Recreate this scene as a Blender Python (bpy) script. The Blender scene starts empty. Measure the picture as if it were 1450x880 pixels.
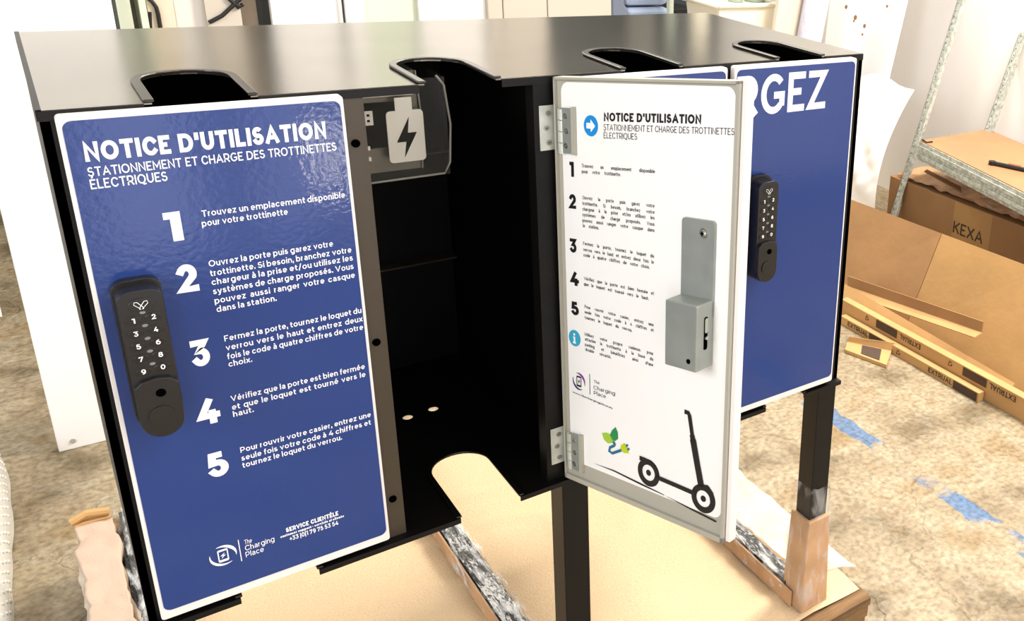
import bpy, bmesh, math, random, os
from mathutils import Vector, Matrix, noise
random.seed(7)
# ---------------------------------------------------------------- units: 1 p = one locker width = 0.25 m
# station space: x right along the station front, y into the station, z up with the station top at 0
S = 0.25
FL = -4.8                       # concrete floor in station units
def V(x, y, z): return Vector((x*S, y*S, (z-FL)*S))
CAM = (-0.03508, -4.36139, 0.96632)
RM = ((0.7506849, -0.6563324, 0.0754980), (-0.1686896, -0.3009089, -0.9386148), (0.6387613, 0.6918682, -0.3366042))
F, CX, CY = 1328.957, 1200.899, 319.523
def ray(u, v):
    a, b = (u-CX)/F, (v-CY)/F
    return [RM[0][i]*a + RM[1][i]*b + RM[2][i] for i in range(3)]
def on(ax, val, u, v):          # the station-space point where the line of sight meets a real plane
    d = ray(u, v); s = (val-CAM[ax])/d[ax]
    return Vector([CAM[i]+s*d[i] for i in range(3)])

# ---------------------------------------------------------------- camera
scn = bpy.context.scene
cd = bpy.data.cameras.new('camera'); cam = bpy.data.objects.new('camera', cd); scn.collection.objects.link(cam)
rot = Matrix((RM[0], [-a for a in RM[1]], [-a for a in RM[2]])).transposed()
cam.matrix_world = Matrix.Translation(V(*CAM)) @ rot.to_4x4()
cd.sensor_fit = 'HORIZONTAL'; cd.sensor_width = 36; cd.lens = F/1450*36
cd.shift_x = (725-CX)/1450; cd.shift_y = (CY-440)/1450
cd.clip_start = 0.02; cd.clip_end = 60
scn.camera = cam
# ---------------------------------------------------------------- world and lights
w = bpy.data.worlds.new('world'); scn.world = w; w.use_nodes = True
bg = w.node_tree.nodes['Background']; bg.inputs[0].default_value = (1.0, 0.95, 0.88, 1); bg.inputs[1].default_value = 0.34
def area(name, loc, tgt, sx, sy, power, col):
    l = bpy.data.lights.new(name, 'AREA'); l.shape = 'RECTANGLE'; l.size = sx; l.size_y = sy; l.energy = power; l.color = col
    o = bpy.data.objects.new(name, l); scn.collection.objects.link(o); o.location = loc
    o.rotation_euler = (Vector(tgt)-Vector(loc)).to_track_quat('-Z', 'Y').to_euler(); return o
area('back_skylight', (2.0, 3.4, 3.3), (0.8, 0.4, 0.0), 2.2, 1.2, 70, (1.0, 0.93, 0.82))
area('right_ceiling_light', (2.75, 0.35, 3.1), (0.7, 0.35, 0.1), 0.7, 0.9, 105, (1.0, 0.93, 0.84))
area('left_window_light', (-2.6, -0.6, 2.3), (0.6, 0.2, 0.7), 1.6, 1.6, 52, (0.95, 0.97, 1.0))
area('ceiling_panel_light', (1.6, -1.6, 3.1), (0.8, 0.4, 0.3), 1.6, 1.2, 34, (1.0, 0.95, 0.88))
scn.view_settings.view_transform = 'Standard'; scn.view_settings.look = 'None'
scn.view_settings.gamma = 1; scn.view_settings.use_curve_mapping = False
scn.view_settings.exposure = 0.6

# ---------------------------------------------------------------- materials
def lin(c): return tuple(((x/255)/12.92 if x/255 <= .04045 else ((x/255+.055)/1.055)**2.4) for x in c)
def mat(name, col, rough=.5, metal=0, bump=0, bscale=60, var=0, vscale=8, spec=.5, coat=0, alpha=1, trans=0, emis=0, col2=None, detail=4, stretch=None, coatr=.1):
    m = bpy.data.materials.new(name); m.use_nodes = True; nt = m.node_tree; b = nt.nodes['Principled BSDF']
    c = lin(col)
    b.inputs['Base Color'].default_value = (*c, 1); b.inputs['Roughness'].default_value = rough
    b.inputs['Metallic'].default_value = metal; b.inputs['Specular IOR Level'].default_value = spec
    b.inputs['Coat Weight'].default_value = coat; b.inputs['Coat Roughness'].default_value = coatr
    b.inputs['Alpha'].default_value = alpha; b.inputs['Transmission Weight'].default_value = trans
    if emis: b.inputs['Emission Color'].default_value = (*c, 1); b.inputs['Emission Strength'].default_value = emis
    if bump or var or col2:
        tc = nt.nodes.new('ShaderNodeTexCoord'); mp = nt.nodes.new('ShaderNodeMapping'); nt.links.new(tc.outputs['Object'], mp.inputs[0])
        if stretch: mp.inputs['Scale'].default_value = stretch
    if var or col2:
        n = nt.nodes.new('ShaderNodeTexNoise'); n.inputs['Scale'].default_value = vscale; n.inputs['Detail'].default_value = detail
        nt.links.new(mp.outputs[0], n.inputs[0])
        r = nt.nodes.new('ShaderNodeValToRGB'); r.color_ramp.elements[0].position = .38; r.color_ramp.elements[1].position = .62
        if col2: c2 = lin(col2)
        else: c2 = tuple(min(1, x*(1+var)) for x in c); c = tuple(x*(1-var) for x in c)
        r.color_ramp.elements[0].color = (*c, 1); r.color_ramp.elements[1].color = (*c2, 1)
        nt.links.new(n.outputs['Fac'], r.inputs[0]); nt.links.new(r.outputs[0], b.inputs['Base Color'])
    if bump:
        n = nt.nodes.new('ShaderNodeTexNoise'); n.inputs['Scale'].default_value = bscale; n.inputs['Detail'].default_value = 3
        nt.links.new(mp.outputs[0], n.inputs[0]); bp = nt.nodes.new('ShaderNodeBump'); bp.inputs['Strength'].default_value = bump
        bp.inputs['Distance'].default_value = .01; nt.links.new(n.outputs['Fac'], bp.inputs['Height']); nt.links.new(bp.outputs[0], b.inputs['Normal'])
    return m
M = {}
M['black'] = mat('black_powder_coat', (13, 12, 11), .4, bump=.05, bscale=500, spec=.25)
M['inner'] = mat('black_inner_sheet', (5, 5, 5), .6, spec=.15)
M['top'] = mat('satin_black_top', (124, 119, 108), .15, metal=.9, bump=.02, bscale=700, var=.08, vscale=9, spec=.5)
M['flange'] = mat('glare_toned_flange', (66, 58, 46), .35, spec=.4, bump=.05, bscale=500)  # black sheet with its brownish glare put into the base colour
M['trim'] = mat('black_rubber_trim', (14, 14, 14), .3, spec=.5)
M['trim_top'] = mat('dark_lip_trim', (38, 34, 30), .25, metal=.3, spec=.6)
M['white'] = mat('white_door_edge', (233, 228, 222), .35)
M['blue'] = mat('glossy_blue_print', (34, 60, 122), .07, bump=.022, bscale=170, spec=.5)
M['ink'] = mat('white_ink', (250, 250, 250), .35)
M['dark_ink'] = mat('black_ink', (18, 18, 20), .5)
M['sheet'] = mat('white_print_sheet', (246, 244, 240), .3)
M['frame'] = mat('grey_white_door_frame', (172, 168, 154), .4)
M['zinc'] = mat('zinc_plated_steel', (206, 210, 200), .35, metal=.4, var=.12, vscale=40, bump=.04, bscale=120)
M['galv'] = mat('galvanised_steel', (188, 192, 182), .42, metal=.3, var=.25, vscale=60, bump=.06, bscale=150)
M['bracket'] = mat('grey_galvanised_cover', (160, 165, 158), .4, metal=.45, var=.06, vscale=30)
M['lock'] = mat('black_plastic_lock', (26, 25, 24), .28, spec=.5, bump=.03, bscale=500)
M['lock_key'] = mat('glossy_black_key', (16, 16, 16), .15, spec=.7)
M['lock_dot'] = mat('grey_lock_dot', (125, 125, 120), .4)
M['hole'] = mat('dark_hole', (3, 3, 3), .9, spec=0)
M['cyan'] = mat('blue_circle_print', (25, 140, 215), .35)
M['cyan2'] = mat('teal_circle_print', (60, 165, 195), .35)
M['leafd'] = mat('dark_leaf_green_print', (30, 140, 75), .4)
M['leafl'] = mat('light_leaf_green_print', (160, 200, 60), .4)
M['yell'] = mat('yellow_green_print', (190, 205, 20), .4)
M['tealink'] = mat('teal_cord_print', (20, 105, 140), .4)
M['navy'] = mat('navy_ink', (30, 40, 110), .4); M['purp'] = mat('purple_ink', (130, 40, 150), .4)
M['sign'] = mat('cream_pictogram', (205, 200, 185), .45)
M['signback'] = mat('grey_sign_plate', (84, 80, 68), .3, metal=.6)
M['rimgrey'] = mat('frosted_rim', (120, 118, 108), .3)
M['foam'] = mat('tan_kraft_foam', (198, 170, 134), .75, bump=.25, bscale=260, col2=(210, 183, 146), vscale=420)
M['pinkfoam'] = mat('pink_foam_wrap', (190, 166, 146), .6, bump=.15, bscale=200)
M['kraft'] = mat('brown_kraft_wrap', (186, 146, 106), .6, bump=.25, bscale=25, var=.12, vscale=14)
M['card'] = mat('tan_cardboard', (176, 136, 84), .75, bump=.12, bscale=30, var=.06, vscale=6)
M['card2'] = mat('brown_cardboard', (158, 118, 76), .75, bump=.12, bscale=30, var=.06, vscale=6)
M['card3'] = mat('pale_cardboard', (194, 152, 98), .75, bump=.12, bscale=30, var=.06, vscale=6)
M['cardin'] = mat('cardboard_edge', (120, 84, 48), .85)
M['label'] = mat('dark_brown_label', (70, 50, 38), .6)
M['brink'] = mat('dark_brown_ink', (62, 44, 32), .6)
M['mdf'] = mat('tan_hardboard', (168, 124, 84), .5, var=.07, vscale=5)
M['pallet'] = mat('weathered_pallet_wood', (100, 72, 42), .8, bump=.6, bscale=18, col2=(132, 100, 62), vscale=6, stretch=(1, 9, 9))
M['wallb'] = mat('grey_blue_wall', (96, 104, 108), .8)
M['wall'] = mat('white_plaster', (250, 246, 241), .8, bump=.05, bscale=20)
M['board'] = mat('white_laminate', (243, 242, 240), .35)
M['cream'] = mat('cream_panel', (222, 210, 190), .5)
M['pgreen'] = mat('pale_green_glass_panel', (214, 224, 206), .3)
M['warmw'] = mat('warm_white_panel', (200, 192, 180), .45)
M['dkgrey'] = mat('dark_grey_post', (62, 66, 62), .5)
M['brgrey'] = mat('brown_grey_panel', (112, 100, 86), .6)
M['slate'] = mat('slate_fabric', (120, 130, 150), .8)
M['slatedk'] = mat('dark_slate_front', (52, 62, 72), .5)
M['pblue'] = mat('pale_blue_cushion', (176, 190, 214), .85, bump=.2, bscale=80)
M['blk'] = mat('black_cable', (14, 12, 12), .5)
M['bin'] = mat('cream_plastic', (236, 230, 210), .4)
M['gbot'] = mat('grey_green_plastic', (150, 165, 150), .3)
M['lav'] = mat('lavender_roll', (205, 203, 220), .5, bump=.6, bscale=35)
M['spot'] = mat('brown_spot', (150, 110, 70), .8)
M['orange'] = mat('orange_handle', (220, 80, 40), .4)
M['screw'] = mat('screw_steel', (190, 188, 178), .25, metal=.9)

def film(name, col, base_alpha, rough=.12, bscale=18, strength=1.0, vmin=.05, vmax=.6, sc_=(1, 1, 1), lo=.4, hi=.7):
    m = bpy.data.materials.new(name); m.use_nodes = True; nt = m.node_tree; nt.nodes.clear()
    o = nt.nodes.new('ShaderNodeOutputMaterial'); mx = nt.nodes.new('ShaderNodeMixShader'); t = nt.nodes.new('ShaderNodeBsdfTransparent')
    b = nt.nodes.new('ShaderNodeBsdfPrincipled'); b.inputs['Base Color'].default_value = (*lin(col), 1); b.inputs['Roughness'].default_value = rough
    b.inputs['Specular IOR Level'].default_value = .9
    tc = nt.nodes.new('ShaderNodeTexCoord'); n = nt.nodes.new('ShaderNodeTexNoise'); n.inputs['Scale'].default_value = bscale; n.inputs['Detail'].default_value = 3
    n.inputs['Distortion'].default_value = .4
    mp = nt.nodes.new('ShaderNodeMapping'); mp.inputs['Scale'].default_value = sc_; mp.inputs['Rotation'].default_value = (.3, .2, .8); nt.links.new(tc.outputs['Object'], mp.inputs[0]); nt.links.new(mp.outputs[0], n.inputs[0]); bp = nt.nodes.new('ShaderNodeBump'); bp.inputs['Strength'].default_value = strength; bp.inputs['Distance'].default_value = .02
    nt.links.new(n.outputs['Fac'], bp.inputs['Height']); nt.links.new(bp.outputs[0], b.inputs['Normal'])
    mr = nt.nodes.new('ShaderNodeMapRange'); mr.inputs[1].default_value = lo; mr.inputs[2].default_value = hi; mr.inputs[3].default_value = vmin; mr.inputs[4].default_value = vmax
    nt.links.new(n.outputs['Fac'], mr.inputs[0]); nt.links.new(mr.outputs[0], mx.inputs[0])
    nt.links.new(t.outputs[0], mx.inputs[1]); nt.links.new(b.outputs[0], mx.inputs[2]); nt.links.new(mx.outputs[0], o.inputs[0]); return m
M['wrap'] = film('clear_stretch_film', (235, 238, 238), .3, bscale=34, vmin=.02, vmax=.55, sc_=(2.2, .45, 1), lo=.5, hi=.66, rough=.08)  # whitish streaks in the opacity stand in for glints on the film
M['wraps'] = film('thin_stretch_film', (240, 240, 236), .3, bscale=40, vmin=.02, vmax=.3, sc_=(1, 1, .35), lo=.48, hi=.66, rough=.08)
M['wrapw'] = film('milky_plastic_film', (240, 228, 208), .3, rough=.35, bscale=9, vmin=.45, vmax=.85)
M['acrylic'] = film('clear_acrylic', (120, 120, 112), .1, rough=.05, bscale=3, strength=.05, vmin=.04, vmax=.1)
M['sheeting'] = mat('white_plastic_sheeting', (250, 246, 240), .5, bump=.3, bscale=8)
M['bubble'] = mat('bubble_wrap_film', (216, 216, 210), .25, spec=.8)
M['blackwrap'] = mat('black_beam_under_film', (18, 18, 18), .2, spec=.8, bump=.9, bscale=40, stretch=(1, .35, 1))
def mk_floor():
    m = bpy.data.materials.new('worn_concrete_floor'); m.use_nodes = True; nt = m.node_tree; L = nt.links; b = nt.nodes['Principled BSDF']
    N = nt.nodes.new
    tc = N('ShaderNodeTexCoord')
    def nz(s, d, dist=0, sc=(1, 1, 1), typ='ShaderNodeTexNoise'):
        mp = N('ShaderNodeMapping'); mp.inputs['Scale'].default_value = sc; L.new(tc.outputs['Object'], mp.inputs[0])
        n = N(typ); n.inputs['Scale'].default_value = s; n.inputs['Detail'].default_value = d
        if typ == 'ShaderNodeTexNoise': n.inputs['Distortion'].default_value = dist
        L.new(mp.outputs[0], n.inputs[0]); return n
    def ramp(src, stops):
        r = N('ShaderNodeValToRGB'); e = r.color_ramp.elements
        while len(e) < len(stops): e.new(.5)
        for i, (p, c) in enumerate(stops): e[i].position = p; e[i].color = (*lin(c), 1)
        L.new(src, r.inputs[0]); return r
    def mix(f, a, bb):
        x = N('ShaderNodeMix'); x.data_type = 'RGBA'; L.new(f, x.inputs[0]); L.new(a, x.inputs[6]); L.new(bb, x.inputs[7]); return x
    base = ramp(nz(5.5, 14, .25).outputs['Fac'], [(.34, (122, 107, 80)), (.43, (152, 136, 108)), (.56, (170, 155, 127)), (.68, (150, 127, 90))])
    fl = ramp(nz(13, 12, .5).outputs['Fac'], [(.53, (0, 0, 0)), (.57, (130, 130, 130))])
    pale = ramp(nz(30, 3).outputs['Fac'], [(0, (196, 186, 164)), (1, (180, 170, 148))])
    c1 = mix(fl.outputs[0], base.outputs[0], pale.outputs[0])
    st = ramp(nz(10, 10, .4).outputs['Fac'], [(.57, (0, 0, 0)), (.61, (130, 130, 130))])
    dk = ramp(nz(30, 3).outputs['Fac'], [(0, (120, 92, 62)), (1, (138, 110, 78))])
    c2 = mix(st.outputs[0], c1.outputs[2], dk.outputs[0])
    # worn strip of blue line paint running along y at x = 6.42 p and a far one at the left
    sx = N('ShaderNodeSeparateXYZ'); L.new(tc.outputs['Object'], sx.inputs[0])
    def band(center, half):
        a = N('ShaderNodeMath'); a.operation = 'SUBTRACT'; L.new(sx.outputs[0], a.inputs[0]); a.inputs[1].default_value = center*S
        d = N('ShaderNodeMath'); d.operation = 'ABSOLUTE'; L.new(a.outputs[0], d.inputs[0])
        wb = nz(9, 5); 
        s = N('ShaderNodeMath'); s.operation = 'MULTIPLY_ADD'; L.new(wb.outputs['Fac'], s.inputs[0]); s.inputs[1].default_value = .05; L.new(d.outputs[0], s.inputs[2])
        g = N('ShaderNodeMath'); g.operation = 'LESS_THAN'; L.new(s.outputs[0], g.inputs[0]); g.inputs[1].default_value = half*S+.025; return g
    bd = band(6.42, .12)
    ch = ramp(nz(4.2, 8, .5, (1, 1, 1)).outputs['Fac'], [(.44, (0, 0, 0)), (.5, (230, 230, 230))])
    mm = N('ShaderNodeMath'); mm.operation = 'MULTIPLY'; L.new(bd.outputs[0], mm.inputs[0]); L.new(ch.outputs[0], mm.inputs[1])
    bl = ramp(nz(40, 4).outputs['Fac'], [(.3, (70, 110, 150)), (.7, (52, 118, 180))])
    c3 = mix(mm.outputs[0], c2.outputs[2], bl.outputs[0])
    fine = ramp(nz(70, 6).outputs['Fac'], [(.3, (196, 192, 186)), (.6, (255, 255, 255))])
    mu = N('ShaderNodeMix'); mu.data_type = 'RGBA'; mu.blend_type = 'MULTIPLY'; mu.inputs[0].default_value = 1; L.new(c3.outputs[2], mu.inputs[6]); L.new(fine.outputs[0], mu.inputs[7])
    L.new(mu.outputs[2], b.inputs['Base Color']); b.inputs['Roughness'].default_value = .55
    # relief: flaked skin and cracks
    vo = N('ShaderNodeTexVoronoi'); vo.feature = 'DISTANCE_TO_EDGE'; vo.inputs['Scale'].default_value = 2.1
    wp = nz(3, 6); va = N('ShaderNodeVectorMath'); va.operation = 'MULTIPLY_ADD'; L.new(wp.outputs['Color'], va.inputs[0]); va.inputs[1].default_value = (.5, .5, .5); L.new(tc.outputs['Object'], va.inputs[2])
    L.new(va.outputs[0], vo.inputs[0])
    cr = ramp(vo.outputs['Distance'], [(0, (0, 0, 0)), (.014, (255, 255, 255))])
    ad = N('ShaderNodeMath'); ad.operation = 'ADD'; L.new(cr.outputs[0], ad.inputs[0]); L.new(fl.outputs[0], ad.inputs[1])
    bp = N('ShaderNodeBump'); bp.inputs['Strength'].default_value = .5; bp.inputs['Distance'].default_value = .006; L.new(ad.outputs[0], bp.inputs['Height'])
    bp2 = N('ShaderNodeBump'); bp2.inputs['Strength'].default_value = .9; bp2.inputs['Distance'].default_value = .01; L.new(nz(22, 8).outputs['Fac'], bp2.inputs['Height']); L.new(bp.outputs[0], bp2.inputs['Normal'])
    L.new(bp2.outputs[0], b.inputs['Normal']); return m
M['floor'] = mk_floor()

# ---------------------------------------------------------------- object helpers
C = scn.collection
def obj(name, bm, m, parent=None, smooth=False, bevel=0):
    me = bpy.data.meshes.new(name)
    bmesh.ops.recalc_face_normals(bm, faces=bm.faces)
    bm.to_mesh(me); bm.free(); me.materials.append(M[m] if isinstance(m, str) else m)
    if smooth:
        for p in me.polygons: p.use_smooth = True
    o = bpy.data.objects.new(name, me); C.objects.link(o)
    if bevel:
        b = o.modifiers.new('bevel', 'BEVEL'); b.width = bevel; b.segments = 2; b.limit_method = 'ANGLE'; b.angle_limit = math.radians(40)
    if parent: o.parent = parent; o.matrix_parent_inverse = Matrix.Translation(parent.location).inverted() if parent.parent is None else Matrix.Identity(4)
    return o
def thing(name, label, cat, loc, group=None):
    o = bpy.data.objects.new(name, None); o.empty_display_size = .05; C.objects.link(o); o.location = loc
    o['label'] = label; o['category'] = cat
    if group: o['group'] = group
    return o
def tag(o, label, cat, group=None):
    o['label'] = label; o['category'] = cat
    if group: o['group'] = group
    return o
def struct(o): o['kind'] = 'structure'; return o
def nb(): return bmesh.new()
def hexa(bm, pts):              # 8 points: bottom 4 then top 4
    v = [bm.verts.new(p) for p in pts]
    for f in ((0, 1, 2, 3), (4, 5, 6, 7), (0, 1, 5, 4), (1, 2, 6, 5), (2, 3, 7, 6), (3, 0, 4, 7)): bm.faces.new([v[i] for i in f])
def box(bm, x0, x1, y0, y1, z0, z1):
    hexa(bm, [V(x, y, z) for z in (z0, z1) for x, y in ((x0, y0), (x1, y0), (x1, y1), (x0, y1))]); return bm
def slab(bm, a, b, c, d, th):   # quad a b c d (station units) thickened away from its normal
    a, b, c, d = [Vector(p) for p in (a, b, c, d)]; n = (b-a).cross(d-a).normalized()*th
    hexa(bm, [V(*p) for p in (a, b, c, d)] + [V(*(p-n)) for p in (a, b, c, d)]); return bm
def cyl(bm, c, ax, r, h, n=16, r2=None):   # c, ax in metres
    ax = Vector(ax).normalized(); t = ax.orthogonal().normalized(); s = ax.cross(t); c = Vector(c)
    r2 = r if r2 is None else r2
    A = [bm.verts.new(c+(t*math.cos(2*math.pi*i/n)+s*math.sin(2*math.pi*i/n))*r) for i in range(n)]
    B = [bm.verts.new(c+ax*h+(t*math.cos(2*math.pi*i/n)+s*math.sin(2*math.pi*i/n))*r2) for i in range(n)]
    bm.faces.new(A); bm.faces.new(B)
    for i in range(n): bm.faces.new((A[i], A[(i+1) % n], B[(i+1) % n], B[i]))
    return bm
def tube(bm, pts, r, n=8):      # pts in metres
    pts = [Vector(p) for p in pts]; rings = []; up = None
    for i, p in enumerate(pts):
        d = (pts[min(i+1, len(pts)-1)]-pts[max(i-1, 0)]).normalized()
        if up is None: up = d.orthogonal().normalized()
        up = (up-d*up.dot(d)).normalized(); s = d.cross(up)
        rings.append([bm.verts.new(p+(up*math.cos(2*math.pi*k/n)+s*math.sin(2*math.pi*k/n))*r) for k in range(n)])
    for a, b in zip(rings, rings[1:]):
        for k in range(n): bm.faces.new((a[k], a[(k+1) % n], b[(k+1) % n], b[k]))
    bm.faces.new(rings[0]); bm.faces.new(rings[-1]); return bm
def plate(bm, loops, th, frame):
    """flat plate from 2-D loops (first outline, rest holes); frame(x, y, h) gives the world point"""
    def side(h):
        es = []; vs = []
        for lp in loops:
            v = [bm.verts.new(frame(x, y, h)) for x, y in lp]; vs.append(v)
            es += [bm.edges.new((v[i], v[(i+1) % len(v)])) for i in range(len(v))]
        nrm = (frame(1, 0, 0)-frame(0, 0, 0)).cross(frame(0, 1, 0)-frame(0, 0, 0))
        bmesh.ops.triangle_fill(bm, use_beauty=True, edges=es, normal=nrm); return vs
    A = side(0)
    if th:
        B = side(th)
        for a, b in zip(A, B):
            for i in range(len(a)): bm.faces.new((a[i], a[(i+1) % len(a)], b[(i+1) % len(a)], b[i]))
    return bm
def rrect(x0, x1, y0, y1, r, n=6):
    out = []
    for cx, cy, a in ((x1-r, y0+r, -90), (x1-r, y1-r, 0), (x0+r, y1-r, 90), (x0+r, y0+r, 180)):
        for i in range(n+1):
            t = math.radians(a+90*i/n); out.append((cx+r*math.cos(t), cy+r*math.sin(t)))
    return out
def circ(cx, cy, r, n=24, ry=None):
    ry = r if ry is None else ry
    return [(cx+r*math.cos(2*math.pi*i/n), cy+ry*math.sin(2*math.pi*i/n)) for i in range(n)]

# ---------------------------------------------------------------- lettering
def AR(cx, cy, rx, ry, a0, a1, n=10):
    return [(cx+rx*math.cos(math.radians(a0+(a1-a0)*i/n)), cy+ry*math.sin(math.radians(a0+(a1-a0)*i/n))) for i in range(n+1)]
OV = AR(.5, .5, .5, .5, 90, 450, 22)
XH = .735                        # small-letter height over capital height
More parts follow.
